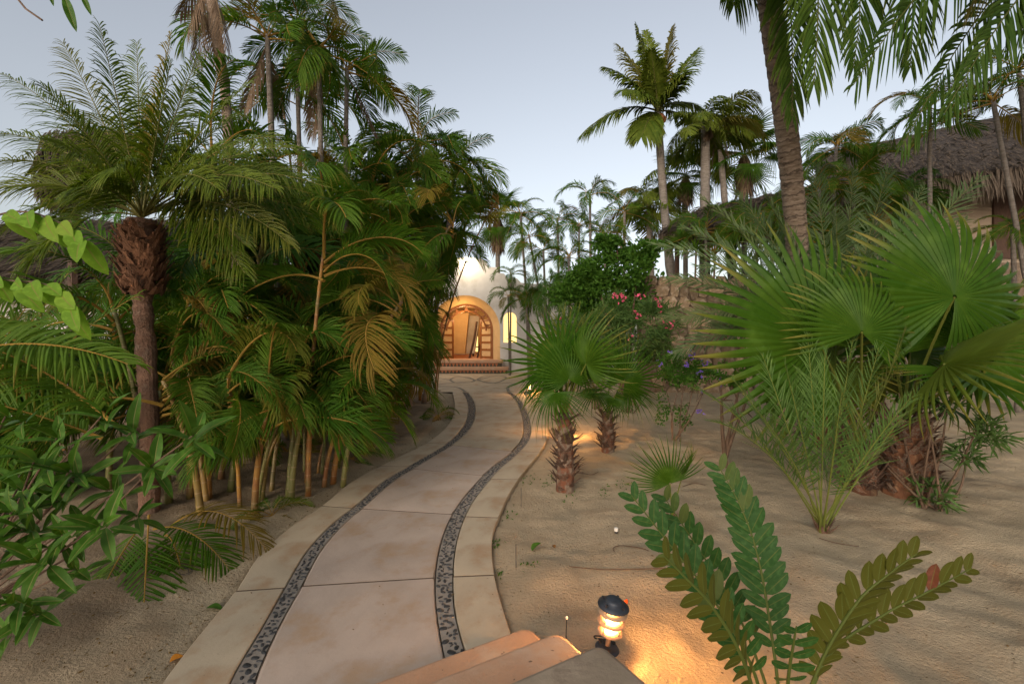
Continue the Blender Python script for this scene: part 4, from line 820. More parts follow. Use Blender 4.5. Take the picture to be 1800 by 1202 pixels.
palm(1262, 215, 19.6, 2.1, 'leaning palm with a ragged skirt of dead fronds beside the round coconut palm', G1, bpx=1300, n=12, r=.14, tpl='coco', mat='trunkgrey', dead=7, seed=12, emin=-20)
fanpalm(1308, 275, 20, 1.15, 'distant fan palm behind the big leaning trunk', G1, n=18, seed=5, skirt=1.2)
fanpalm(1205, 312, 23, 1.1, 'distant fan palm low between the coconut trunks', G1, n=16, seed=6, skirt=.8)
palm(1140, 350, 22, 2.5, 'dark coconut palm low in front of the tall one, drooping fronds', G1, bpx=1150, n=17, r=.17, tpl='coco', mat='trunkgrey', seed=7, emin=-35)
palm(1098, 372, 21, 1.6, 'small feather palm left of the dark coconut palm', G1, bpx=1095, n=9, r=.07, tpl='areca', seed=13)
palm(1037, 342, 22, 1.9, 'slim feather palm standing alone with three high arching fronds', G1, bpx=1040, n=8, r=.07, tpl='areca', mat='trunkgrey', seed=14, emin=5)
palm(1018, 395, 23, 1.6, 'feather palm under the lone slim one', G1, bpx=1016, n=9, r=.06, tpl='areca', mat='trunkgrey', seed=15)
palm(980, 385, 24, 1.7, 'bushy feather palm in the middle of the low skyline', G1, bpx=985, n=12, r=.07, tpl='areca', mat='trunkgrey', seed=16)
palm(915, 375, 22, 1.7, 'feather palm with a rusty frond right of the white gable', G1, bpx=935, n=9, r=.07, tpl='areca', mat='trunkgrey', seed=17)
palm(930, 415, 21, 1.6, 'thin-trunked palm leaning left beside the gable', G1, bpx=975, n=8, r=.06, tpl='areca', mat='trunkgrey', seed=18)
palm(898, 482, 21, 1.1, 'small palm touching the right shoulder of the white wall', G1, bpx=897, n=8, r=.045, tpl='areca', mat='trunkgrey', seed=19)
palm(893, 520, 20.4, 1.0, 'small yellow-green palm in front of the lit arched window', G1, bpx=896, n=8, r=.04, tpl='areca', mat='trunkgrey', seed=20)
palm(955, 440, 20, 1.5, 'feather palm over the low hedge, left of the green bush', G1, bpx=965, n=9, r=.06, tpl='areca', mat='trunkgrey', seed=22)
palm(1000, 450, 19, 1.5, 'feather palm behind the left edge of the green bush', G1, bpx=1000, n=10, r=.06, tpl='areca', mat='trunkgrey', seed=23)
palm(1062, 410, 20, 1.4, 'feather palm rising out of the green bush', G1, bpx=1070, n=8, r=.06, tpl='areca', mat='trunkgrey', seed=24)
fanpalm(875, 385, 25, 1.2, 'fan palm with a brown skirt on a thin trunk above the gable', G1, n=16, r=.13, seed=8, skirt=1.3)
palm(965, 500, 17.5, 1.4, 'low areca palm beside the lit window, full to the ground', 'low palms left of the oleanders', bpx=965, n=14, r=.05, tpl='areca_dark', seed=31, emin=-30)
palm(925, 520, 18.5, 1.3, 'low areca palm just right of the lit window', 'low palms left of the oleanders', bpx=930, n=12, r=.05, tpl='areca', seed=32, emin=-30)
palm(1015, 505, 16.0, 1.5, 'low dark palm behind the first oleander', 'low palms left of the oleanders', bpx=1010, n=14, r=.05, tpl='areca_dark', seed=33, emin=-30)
palm(1235, 500, 15.2, 1.0, 'small palm at the top of the stone wall', None, bpx=1235, n=0, r=.03, tpl='areca', seed=34)
for (x, y, D_, L, lab, sd, bp) in ((1470, 255, 13.5, 1.5, 'thin palm before the thatch ridge, left of the hanging frond', 51, 1455), (1490, 262, 14, 1.3, 'small palm tuft against the thatch slope', 52, 1500), (1634, 185, 11.5, 1.5, 'slender palm with a straight thin trunk before the thatched roof', 53, 1636), (1745, 175, 10.5, 1.6, 'slender palm leaning left with its trunk crossing the thatch at the right', 54, 1850), (1790, 120, 10.5, 1.5, 'palm crown at the upper right corner over the roof', 55, 1860), (1440, 330, 12.5, 1.3, 'yellowish palm beside the big leaning trunk', 56, 1450), (1540, 380, 13, 1.2, 'low palm against the tan house wall', 57, 1540), (1240, 400, 15.8, 1.6, 'feather palm hiding the middle of the dark thatched canopy', 71, 1245), (1330, 380, 14.5, 1.7, 'feather palm left of the big leaning trunk, before the canopy', 72, 1330), (1400, 400, 12, 1.6, 'green palm at the foot of the leaning trunk, above the wall', 76, 1405), (1780, 400, 11, 1.1, 'low palm before the wooden door', 58, 1790), (1500, 320, 12.8, 1.5, 'dense green palm under the thatch fringe', 59, 1505), (1590, 330, 13.5, 1.2, 'dark palm under the thatch fringe, right of the dense one', 60, 1595)):
    palm(x, y, D_, L, lab, 'small palms in front of the thatched house', bpx=bp, n=10 if sd < 59 else 15, r=.055, tpl='areca' if sd != 60 else 'areca_dark', mat='trunkgrey', seed=sd, emin=-10 if sd < 59 else -30)
# ------------------------------------------------------------------ big leaning coconut palm, right
q = onsand(G(1385, 768), -.05); ck = thing('coconut_palm', q, 'big leaning coconut palm with ringed trunk and fronds drooping in at the top right', 'palm tree'); D = q[1]
pts = spline([q, P(1392, 620, 8.6), P(1402, 470, 8.0), P(1385, 250, 7.3), P(1352, 0, 6.6), P(1335, -160, 6.2)], 90); s = np.linspace(0, 1, 90)
rd = np.interp(s, [0, .06, .5, 1], [.30, .215, .19, .175]); ring = 1+.055*np.clip(np.sin(s*2*PI*40), -.3, 1); rd = rd*ring+rng.normal(0, .002, 90)
# thin rings: resample finer
s2 = np.linspace(0, 1, 420); pts2 = np.stack([np.interp(s2, s, pts[:, i]) for i in range(3)], -1); saw = (s2*62) % 1; rd2 = np.interp(s2, [0, .06, .5, 1], [.30, .20, .17, .15])*(1-.075*saw**3)+.0012*rng.normal(size=420)
mb = MB(); tube(mb, pts2-q, rd2, 22, 0, u=s2*62); mb.build('trunk', 'trunk', ck, smooth=False)
cc = P(1335, -170, 6.2)
for (ctrl, tip, nn, L0, sd) in (((1400, -140, 5.6), (1392, 205, 5.2), 46, .62, nrm([1, .3, 0])), ((1700, -420, 5.6), (1600, 225, 5.4), 0, 0, None), ((1560, -240, 5.6), (1500, 120, 5.3), 44, .60, nrm([1, .2, .1])), ((1470, -260, 5.0), (1430, 150, 4.7), 44, .7, nrm([1, .3, .2])), ((1300, -330, 6.), (1290, 10, 5.7), 44, .75, nrm([1, .6, .1])), ((1640, -330, 5.6), (1600, 120, 5.2), 46, .7, nrm([1, .2, .1]))):
    if nn: hero(ck, cc, P(*tip), 0, 'coconear', side=sd, ctrl=P(*ctrl), n=nn, L0=L0*1.1, Wi=.058, ang=(55, 24), vee=0, droop=.35, fold=.4, K=5, t0=.2, rr=.017, shape='coco')
crown(ck, cc, 22, 3.4, 'coco', -5, 80, r=np.random.default_rng(77), ok=sky_ok)
c2 = thing('coconut_palm', onsand(GD(2150, 7)), 'second coconut palm beyond the right edge, its long frond sweeping in under the sky', 'palm tree'); mb = MB(); c2b = np.array(c2.location)
tube(mb, bez([0, 0, 0], (P(2100, -60, 6.2)-c2b)/2+[.3, 0, 0], P(2050, -160, 6)-c2b, 30), .18, 12, 0); mb.build('trunk', 'trunk', c2, smooth=True); crown(c2, P(2050, -170, 6), 16, 3.2, 'coco', -5, 80, r=np.random.default_rng(78), ok=sky_ok)
for (ctrl, tip, sd, L0) in (((1830, -230, 5.4), (1585, 260, 4.9), nrm([1, .3, .6]), .66), ((1800, -330, 4.8), (1500, 150, 4.4), nrm([1, .3, .6]), .7), ((1880, -200, 4.9), (1660, 200, 4.6), nrm([1, .2, .6]), .6), ((1960, -160, 5.4), (1790, 60, 5.1), nrm([1, .3, .5]), .6), ((1750, -330, 6), (1480, -10, 6), nrm([1, .3, .6]), .6), ((1900, -300, 4.8), (1700, 20, 4.4), nrm([.8, .5, .6]), .6)):
    hero(c2, P(2050, -170, 6), P(*tip), 0, 'coconear', side=sd, ctrl=P(*ctrl), n=66, L0=L0*1.1, Wi=.050, ang=(60, 28), vee=-10, droop=.42, fold=.4, K=5, t0=.2, rr=.017, shape='coco')
# ------------------------------------------------------------------ big grey-green date palm behind the fan palm
q = onsand(GD(1470, 7.6)); dp = thing('date_palm', q, 'large grey-green date palm with feathery fronds spreading behind the big fan palm', 'palm tree'); dc = P(1475, 640, 7.6)
mb = MB(); tube(mb, [[0, 0, -.05], [0, 0, .5], dc-q], [.3, .28, .25], 12, 0); mb.build('trunk', 'barkred', dp); boots(dp, q, dc, .28, .28, 6, 10, L=.2, seed=8)
for (x, y, dd, ar) in ((1150, 430, -.3, .22), (1175, 490, .5, .22), (1165, 560, .8, .2), (1200, 400, .6, .2), (1235, 350, .1, .16), (1290, 335, .9, .14), (1335, 325, -.2, .10), (1380, 350, .9, .08), (1430, 290, .4, .06), (1500, 300, 1.0, .05), (1560, 300, -.3, .08), (1625, 330, .9, .1), (1722, 312, -.1, .12), (1700, 385, .9, .14), (1740, 440, .1, .2), (1230, 470, -1.2, .25), (1300, 400, -1.4, .2), (1620, 420, -1.2, .2), (1210, 560, -.6, .3), (1470, 380, -1.3, .1), (1560, 380, 1.4, .1), (1190, 620, .2, .35)):
    hero(dp, dc, P(x, y, 7.6+dd), ar, 'date', face=.8, n=60, L0=.62, Wi=.036, ang=(55, 28), vee=30, droop=.16, fold=.5, K=3, t0=.16, rr=.014, shape='phoenix', jit=.12)
# ------------------------------------------------------------------ small fan palms by the path
def smallfan(bx_, by_, h, r, label, leaves, D=None, rows=12, per=6, seed=1, group=None, r0=.011):
    q = onsand(G(bx_, by_), -.02); rt = thing('fan_palm', q, label, 'fan palm', group); D = q[1]; tp = q+np.array([-.01, 0, h])
    mb = MB(); tube(mb, bez(np.zeros(3), [0.02, 0, h/2], tp-q, 10), np.linspace(r*1.1, r*.8, 10), 10, 0); mb.build('trunk', 'bootred', rt)
    boots(rt, q+Z*.03, tp, r, r*.85, rows, per, L=r*1.35, mat='bootred', up=.72, wid=r*.62, seed=seed)
    for k, (hx, hy, hd, tx, ty, td, nrm_, Rr) in enumerate(leaves):
        k = 3 if rows == 2 else k
        fanleaf(rt, tp-Z*.03, P(hx, hy, D+hd), nrm(P(tx, ty, D+td)-P(hx, hy, D+hd)), np.array(nrm_, float), Rr*(.80 if rows == 9 else .9), k, r0)
    return rt
smallfan(993, 862, .92, .105, 'small fan palm with a rugged reddish trunk right beside the path', [
 (985, 640, -.1, 930, 560, .1, (-.3, -1, .25), .98), (1000, 668, -.35, 985, 560, -.4, (.1, -.9, .6), .62), (1015, 640, .2, 1060, 560, .3, (.6, -.7, .3), .75), (965, 650, .3, 900, 690, .2, (-.3, -.2, 1), .70),
 (1000, 620, .5, 1010, 520, .7, (0, -1, .1), .8), (975, 690, -.4, 930, 740, -.6, (-.3, -.5, .8), .55), (1030, 640, -.4, 1020, 560, -.5, (-.9, -.45, .1), .7)], seed=3)
smallfan(1068, 792, .68, .10, 'shorter fan palm on the sand behind the rugged one', [
 (1098, 668, -.1, 1140, 605, -.1, (.3, -1, .3), 1.0), (1105, 690, .2, 1150, 690, .1, (.1, -.4, 1), .75), (1045, 690, -.2, 1000, 700, -.3, (-.1, -.4, 1), .6), (1075, 640, .6, 1085, 560, .8, (0, -1, .1), .8), (1080, 700, -.5, 1095, 740, -.8, (0, -.3, 1), .5)], rows=9, seed=4)
smallfan(1183, 915, .06, .035, 'baby fan palm with one open fan and one upright closed leaf', [(1178, 850, 0, 1150, 790, .0, (-.25, -1, .2), .56), (1200, 835, .05, 1232, 790, .1, (.95, -.3, .1), .42)], rows=2, per=4, seed=5, r0=.007)
# big fan palm, right
q1 = onsand(G(1513, 862), -.05); bf = thing('fan_palm', q1, 'big fan palm with huge dark round fans rising from a pair of shaggy stumps', 'fan palm'); D = q1[1]
for (x, y, r_, h) in ((1513, 862, .17, .55), (1590, 866, .27, .95)):
    q = onsand(G(x, y), -.05); mb = MB(); tube(mb, bez([0, 0, 0], [0, 0, h/2], [0.03, 0, h], 9)+q-q1, np.linspace(r_, r_*.7, 9), 12, 0); mb.build('trunk', 'boot', bf); boots(bf, q+Z*.05, q+Z*h, r_, r_*.8, int(h*13), 9, L=.20, mat='bootred', up=.8, wid=.11, seed=int(x))
t1 = onsand(G(1513, 862))+Z*.5; t2 = onsand(G(1590, 866))+Z*.9
for k, (b, hx, hy, hd, tx, ty, td, nn, Rr) in enumerate((
 (t1, 1440, 602, -.6, 1345, 520, -.7, (-.15, -1, .35), 1.50), (t1, 1515, 584, -.95, 1528, 440, -.85, (.15, -1, .2), .85), (t2, 1678, 522, -.7, 1720, 360, -.6, (.1, -1, .1), 1.30), (t2, 1660, 640, -1.2, 1740, 600, -1.5, (.0, -.6, 1), 1.1), (t2, 1700, 600, -.4, 1800, 520, -.5, (.3, -.8, .6), 1.1),
 (t1, 1470, 640, .2, 1400, 700, .4, (-.2, -.3, 1), .9), (t2, 1560, 560, .4, 1600, 420, .6, (.1, -1, .2), 1.1), (t2, 1640, 700, .2, 1760, 760, .1, (.3, -.3, 1), .9), (t2, 1720, 660, -.9, 1810, 690, -1.4, (.1, -.4, 1), .95), (t1, 1560, 690, .5, 1500, 620, .8, (-.2, -.5, .8), .8), (t2, 1600, 620, .3, 1640, 540, .5, (.2, -.9, .5), 1.0))):
    fanleaf(bf, b, P(hx, hy, D+hd), nrm(P(tx, ty, D+td)-P(hx, hy, D+hd)), np.array(nn, float), Rr, k, .016, fans=BIGFANS)
# young slender date palm in the sand
q = onsand(G(1447, 938)); yd = thing('young_date_palm', q, 'young date palm with slender silvery-green fronds rising from one point in the sand', 'young palm'); D = q[1]
for (x, y, dd, ar, rl) in ((1290, 668, -.2, .1, 0), (1215, 680, .3, .25, 0), (1335, 610, .5, .05, .5), (1380, 640, -.5, .04, 1.), (1420, 590, .3, .0, .6), (1450, 620, -.4, .0, -.6), (1500, 590, .3, -.02, .4), (1545, 610, -.1, -.04, -.5), (1590, 585, -.3, -.06, 0), (1650, 660, .2, .1, 0), (1600, 700, -.7, .08, .3), (1330, 720, -.8, .12, .3), (1250, 740, -.3, .25, 0), (1480, 690, -.8, 0, 1.), (1560, 740, .7, .1, .2)):
    hero(yd, q+rng.normal(0, .03, 3)*[1, 1, 0], P(x, y, D+dd), ar, 'date_young', n=34, L0=.34, Wi=.014, ang=(45, 20), vee=25, droop=.06, fold=.5, K=3, t0=.30, rr=.008, shape='phoenix', jit=.14, roll=rl)
boots(yd, q-Z*.02, q+Z*.06, .05, .05, 2, 7, L=.10, mat='bootred', up=1.0, wid=.03, seed=6)
# ------------------------------------------------------------------ shrubs
def scatter(m, cen, rad, n, L, Wi, r, up=.3, prof='ellipse', shell=.55, fold=.3, K=3, droop=.15, clumps=0):
    cen = np.asarray(cen, float); rad = np.asarray(rad, float); d = nrm(r.normal(size=(n, 3))); rr = shell+(1-shell)*r.random((n, 1)); p = d*rr
    if clumps:
        cc_ = nrm(r.normal(size=(clumps, 3)))*r.uniform(.45, .95, (clumps, 1)); p = cc_[r.integers(clumps, size=n)]+r.normal(0, .13, (n, 3)); d = nrm(p+r.normal(0, .5, (n, 3)))
    B = cen+p*rad; D_ = nrm(d+r.normal(0, .55, (n, 3))+Z*up); Wd = np.cross(D_, r.normal(size=(n, 3)))
    ribbons(m, B, D_, Wd, L*r.uniform(.6, 1.2, n), Wi*r.uniform(.7, 1.2, n), droop, K, prof, fold)
def shrub(x, y, D_, stems, blobs, label, cat, n, L, Wi, mat, seed, nm='shrub', group=None, flowers=None, fm=None, sr=.015, fl=.05, clumps=26):
    r = np.random.default_rng(seed); q = onsand(GD(x, D_)) if y is None else onsand(G(x, y)); rt = thing(nm, q, label, cat, group)
    m = MB()
    for (sx, sy, sd) in stems:
        e = P(sx, sy, q[1]+sd)-q; b0 = np.array([*r.normal(0, .08, 2), -.05]); tube(m, spline([b0, b0*.5+e*.45+r.normal(0, .05, 3), e], 9), np.linspace(sr, sr*.4, 9), 6, 0)
        for _ in range(3): t_ = r.uniform(.5, .9); p_ = b0*(1-t_)+e*t_; tube(m, [p_, p_+r.normal(0, .18, 3)+[0, 0, .2]], [sr*.4, sr*.15], 4, 0)
    m.build('stems', 'woody', rt)
    m = MB()
    for (bx_, by_, bd, rx, ry, rz, k) in blobs: scatter(m, P(bx_, by_, q[1]+bd)-q, (rx, ry, rz), int(n*k), L, Wi, r, clumps=clumps)
    o = m.build('foliage', mat, rt); o['kind'] = 'stuff'
    if flowers:
        m = MB()
        for (fx, fy, fd, fr, k) in flowers:
            c_ = P(fx, fy, q[1]+fd)-q; B = c_+r.normal(0, fr, (k, 3)); B = np.repeat(B, 5, 0); D2 = nrm(r.normal(size=(k*5, 3))+[0, -.6, .3]); ribbons(m, B, D2, np.cross(D2, r.normal(size=(k*5, 3))), fl, fl*.7, .1, 2, 'ellipse', .2)
        m.build('flowers', fm, rt)
    return rt
shrub(1095, None, 14, [(1050, 490, 0), (1125, 450, 0), (1085, 440, 0)], [(1090, 470, 0, .9, .8, .65, .7), (1035, 490, .2, .8, .7, .55, .5), (1130, 440, 0, .55, .6, .35, .3), (1080, 530, .5, 1.3, .8, .8, .7), (1010, 520, .4, .8, .6, .6, .4), (1065, 430, .1, .45, .5, .3, .2)], 'round dark green leafy tree in the middle distance, above the pink oleander', 'tree', 3600, .16, .075, 'bush', 1, 'leafy_tree', sr=.05, clumps=45)
shrub(1100, 728, None, [(1070+i*14, 560+(i*37) % 80, (i % 3)*.2) for i in range(9)], [(1120, 590, 0, .95, .7, .75, 1), (1150, 560, .2, .6, .5, .45, .5), (1070, 560, .1, .6, .5, .6, .5), (1165, 625, 0, .5, .4, .3, .3)], 'oleander with pink flowers in front of the stone wall', 'oleander', 2400, .19, .026, 'ole', 2, 'oleander', 'oleanders behind the small fan palms',
      flowers=[(1082, 520, -.5, .07, 12), (1095, 522, -.5, .06, 9), (1126, 522, -.6, .05, 6), (1155, 526, -.5, .04, 5), (1120, 555, -.6, .05, 6), (1170, 566, -.5, .07, 8), (1182, 572, -.4, .05, 4), (1108, 592, -.7, .03, 2), (1160, 535, -.6, .03, 3), (983, 560, -.3, .03, 2)], fm='pink', fl=.045)
shrub(1045, 722, None, [(1010+i*9, 590+(i*37) % 60, (i % 3)*.2) for i in range(8)], [(1030, 585, 0, .7, .6, .6, 1), (1000, 570, .3, .5, .5, .5, .6), (1060, 610, -.3, .5, .4, .5, .5)], 'flowerless oleander between the two small fan palms', 'oleander', 1800, .18, .024, 'ole', 3, 'oleander', 'oleanders behind the small fan palms')
shrub(1186, 776, None, [(1165, 660, 0), (1205, 650, 0), (1225, 640, .1), (1250, 660, -.1), (1190, 690, 0)], [(1190, 650, 0, .42, .35, .3, 1), (1225, 660, 0, .4, .3, .22, .6), (1165, 720, 0, .13, .12, .35, .15), (1200, 730, 0, .15, .12, .3, .15)], 'slender shrub with small green leaves and purple flower spikes on the sand', 'flowering shrub', 1500, .055, .03, 'bush', 4, 'flowering_shrub',
      flowers=[(1215, 625, -.2, .035, 14), (1208, 640, -.3, .03, 8), (1240, 640, -.1, .04, 10), (1255, 655, 0, .04, 10), (1230, 655, -.3, .03, 8), (1178, 618, 0, .025, 5), (1232, 688, -.2, .02, 4), (1232, 724, -.3, .035, 8), (1162, 640, -.3, .03, 5), (1270, 670, 0, .04, 6)], fm='purple', fl=.03)
shrub(1278, 822, None, [(1268, 690, 0), (1300, 680, .1), (1318, 690, .05)], [(1290, 655, .2, .35, .3, .2, 1)], 'bare brown forked stems holding leaves up among the date fronds', 'shrub', 500, .09, .03, 'bush', 5, 'forked_shrub', sr=.035)
shrub(1003, 732, None, [(1003, 660, 0)], [(1000, 655, 0, .2, .2, .12, 1)], 'thin bare sapling stem between the two small fan palms', 'sapling', 120, .08, .03, 'bush', 6, 'sapling', sr=.035, clumps=5)
shrub(1640, 892, None, [(1722, 742, -.1), (1625, 700, .3), (1560, 822, .1), (1665, 720, .2), (1700, 800, 0), (1580, 690, .4), (1640, 740, 0)], [(1738, 765, -.1, .22, .15, .17, .55), (1700, 800, -.1, .14, .1, .1, .3), (1640, 870, 0, .22, .18, .14, .5), (1660, 700, .2, .3, .2, .2, .2)], 'sparse woody shrub with narrow leaves at the right, in front of the shaggy stumps', 'shrub', 330, .17, .024, 'ole', 7, 'woody_shrub', sr=.018, clumps=14)
shrub(1560, None, 9.5, [(1560, 650, 0)], [(1380, 700, .2, .6, .4, .35, .7), (1600, 690, 0, .5, .4, .3, .4)], 'low yellowish-green bush in the shade under the big date palm', 'bush', 1600, .12, .05, 'bush', 8, 'low_bush')
shrub(1350, None, 13.9, [(1350, 620, 0)], [(1330, 560, .3, 1.4, .4, .9, .6)], 'creeper hanging over the middle of the stone wall', 'creeper', 900, .16, .07, 'bush', 9, 'creeper')
shrub(-20, None, 5.2, [(0, 800, 0)], [(20, 860, 0, .8, .6, .5, 1), (-20, 740, .2, .7, .6, .5, .7)], 'dark undergrowth bush at the left edge behind the broad leaves', 'bush', 1300, .16, .06, 'bush', 10, 'low_bush')
for (x, y, D_, lab, sd) in ((1222, 440, 14.2, 'spiky green dracaena on the wall, left of the pair', 1), (1255, 452, 14.2, 'spiky green dracaena on the wall, right of the pair', 2)):
    r = np.random.default_rng(sd); q = GD(x, D_); q[2] = 3.9; rt = thing('dracaena', q, lab, 'dracaena', 'spiky dracaenas on top of the stone wall'); h = P(x, y, D_)[2]-q[2]
    mb = MB(); tube(mb, [[0, 0, 0], [.03, 0, h]], .03, 6, 0); mb.build('stem', 'woody', rt)
    m = MB(); n = 60; az = r.uniform(0, 6.28, n); el = r.uniform(-.2, 1.5, n); d = np.stack([np.cos(az)*np.cos(el), np.sin(az)*np.cos(el), np.sin(el)], -1); ribbons(m, np.zeros((n, 3))+[0, 0, h], d, np.cross(d, Z+r.normal(0, .1, (n, 3))), r.uniform(.4, .6, n), .035, .15, 3, 'strap', .3); m.build('leaves', 'areca', rt)
# low hedge far behind everything on the right and at the centre
for (x, y, D_, rx, rz, lab, sd, mt) in ((1000, 560, 24, 2.6, 1.6, 'far green hedge behind the low palms right of the entrance', 1, 'bush'), (1130, 540, 19, 2.0, 1.8, 'far green hedge behind the leafy tree', 2, 'bush'), (1480, 430, 14.9, 2.6, .9, 'hedge on the terrace before the tan house', 3, 'bush')):
    shrub(x, None, D_, [(x, y, 0)], [(x, y, 0, rx, .8, rz, 1)], lab, 'hedge', 2600, .30, .13, mt, sd+20, 'hedge', clumps=60)
# ------------------------------------------------------------------ broad leaves with ribs (shared meshes)
def bleaf(name, mat, ratio=.3, fold=.25, droop=.15, prof='ellipse', K=9):
    m = MB(); s = np.linspace(0, 1, K+1); w = PROF[prof](s)*ratio*.5; z = -droop*s**2
    cols = [-1, -.5, -.07, .07, .5, 1]; V_ = np.zeros((K+1, 6, 3)); A = np.zeros((K+1, 6, 3))
    for j, c in enumerate(cols):
        V_[:, j, 0] = s; V_[:, j, 1] = c*w; V_[:, j, 2] = z+abs(c)*w*fold*2-.012*(abs(c) > .8)*np.sin(s*9)
        A[:, j, 0] = .4; A[:, j, 1] = .3+.2*abs(c); A[:, j, 2] = 0
    f = grid_faces(1, K, 6)[:, ::-1].reshape(K, 5, 4); side = np.concatenate([f[:, [0, 1, 3, 4]].reshape(-1, 4)])
    m.add(V_.reshape(-1, 3), side, a=A.reshape(-1, 3))
    mid = V_[:, 2:4].copy(); mid[:, :, 2] += .0015; A2 = np.zeros((K+1, 2, 3)); A2[..., 2] = .8; m.add(mid.reshape(-1, 3), grid_faces(1, K, 2)[:, ::-1], a=A2.reshape(-1, 3))
    return m.mesh(name, mat, True)
BL = [bleaf('leaf', 'shrub', .27, .22, d) for d in (.08, .18, .3)]
def whorl_shrub(base, whorls, label, mes, seed, stemr=.007, mat='woody', nm='broadleaf_shrub'):
    r = np.random.default_rng(seed); rt = thing(nm, base, label, 'shrub'); b = np.array(base)
    for (x, y, D_, n, L, out) in whorls:
        c = P(x, y, D_)-b; m = MB(); mid = c*.5+np.array([*r.normal(0, .08, 2), -.05]); tube(m, bez([0, 0, 0], mid, c, 9), np.linspace(stemr*1.5, stemr*.6, 9), 6, 0); st = m.build('stem', mat, rt)
        out = nrm(np.array(out, float)); e1 = nrm(np.cross(out, [.2, .1, 1])); e2 = np.cross(out, e1); ph = r.uniform(0, 6)
        for i in range(n):
            th = ph+i*2.399; el = R(75-80*(i+.5)/n)+r.normal(0, .12); d = nrm(out*math.sin(el)+(e1*math.cos(th)+e2*math.sin(th))*math.cos(el)-Z*.12)
            pos = c-out*(.012*i); nn = nrm(out+Z*.6+r.normal(0, .15, 3)); inst('leaf', mes[r.integers(len(mes))], st, pos, frame(d, nn), L*.86*r.uniform(.7, 1.1))
    return rt
W1 = [(418, 118, 0)]
whorl_shrub(onsand(GD(-130, 2.9)), [(340, 765, 2.25, 9, .25, (.3, -.5, .6)), (180, 730, 2.4, 9, .22, (0, -.6, .8)), (268, 822, 2.3, 8, .24, (.5, -.7, .3)), (172, 925, 2.1, 9, .22, (.2, -.8, .4)), (190, 860, 2.4, 9, .24, (-.2, -.7, .6)), (60, 810, 2.2, 9, .24, (-.2, -.6, .7)), (10, 730, 2.3, 8, .25, (-.5, -.5, .5)), (100, 880, 2.35, 8, .22, (0, -.8, .5)),
  (60, 985, 2.0, 9, .22, (0, -.7, .6)), (10, 1060, 1.9, 9, .22, (-.1, -.8, .4)), (20, 900, 2.2, 8, .23, (-.3, -.7, .6)), (0, 1120, 2.0, 6, .18, (-.1, -.8, .3)), (130, 1000, 2.2, 7, .18, (.1, -.7, .6)), (-30, 960, 2.1, 8, .22, (-.3, -.7, .6)), (240, 905, 2.5, 7, .19, (.3, -.6, .6)), (100, 770, 2.6, 8, .23, (0, -.6, .8)), (230, 760, 2.5, 8, .24, (.2, -.7, .6)), (120, 830, 2.3, 9, .24, (0, -.8, .5)), (40, 930, 2.2, 9, .24, (0, -.8, .5)), (110, 940, 2.2, 9, .22, (.1, -.8, .5)), (30, 860, 2.3, 9, .25, (-.1, -.8, .5)), (60, 1080, 2.0, 8, .2, (.2, -.8, .3))],
  'broad-leaved green shrub with pale leaf midribs filling the lower left corner', BL, 5)
# lime branch at left
LM = [bleaf('leaf', 'lime', .46, .12, d, 'ellipse') for d in (.15, .3)]
lb = thing('lime_branch', P(-80, 400, 1.9), 'bright lime-green leafy twig reaching in at the left edge', 'branch'); b = np.array(lb.location)
for (pts, sd) in (([(-80, 400, 1.9), (30, 372, 1.8), (105, 392, 1.75), (150, 425, 1.7)], 1), ([(-80, 470, 1.9), (10, 492, 1.8), (80, 500, 1.75), (130, 540, 1.7)], 2)):
    c = spline([P(*p) for p in pts], 16)-b; m = MB(); tube(m, c, np.linspace(.005, .002, 16), 5, 0); tw = m.build('twig', 'woody', lb); r = np.random.default_rng(sd)
    for i in range(4, 16, 2):
        for sg in (-1, 1):
            t = nrm(c[min(i, 15)]-c[i-1]); d = nrm(t*.6+Z*(-.75 if sg < 0 else -.25)+np.array([0, -.25*sg, 0])+r.normal(0, .12, 3)); inst('leaf', LM[r.integers(2)], tw, c[i], frame(d, nrm(Z*.35+np.array([.1, -1, 0])+r.normal(0, .25, 3))), r.uniform(.11, .15))
# twig and leaves hanging in at the top left corner
tt = thing('overhanging_twig', P(60, -120, 1.6), 'dark thin twig with a few long leaves hanging in at the top left corner', 'branch'); b = np.array(tt.location)
m = MB(); tube(m, spline([P(60, -120, 1.6)-b, P(30, -10, 1.6)-b, P(74, 36, 1.55)-b], 8), .0035, 5, 0); tw = m.build('twig', 'woody', tt)
m = MB(); tube(m, spline([P(60, -120, 1.6)-b, P(110, -60, 1.6)-b, P(150, -25, 1.55)-b], 8), .0035, 5, 0); tw2 = m.build('twig', 'woody', tt)
TW = bleaf('leaf', 'shrub', .22, .2, .1)
for (x, y, x2, y2, L, k) in ((112, -10, 133, 55, .13, 0), (143, -12, 158, 22, .08, 1), (84, -25, 92, 6, .07, 2)):
    pa, pb = P(x, y, 1.6), P(x2, y2, 1.6); inst('leaf', TW, tw2, pa-b, frame(pb-pa, (0.5, -1, .2)), L)
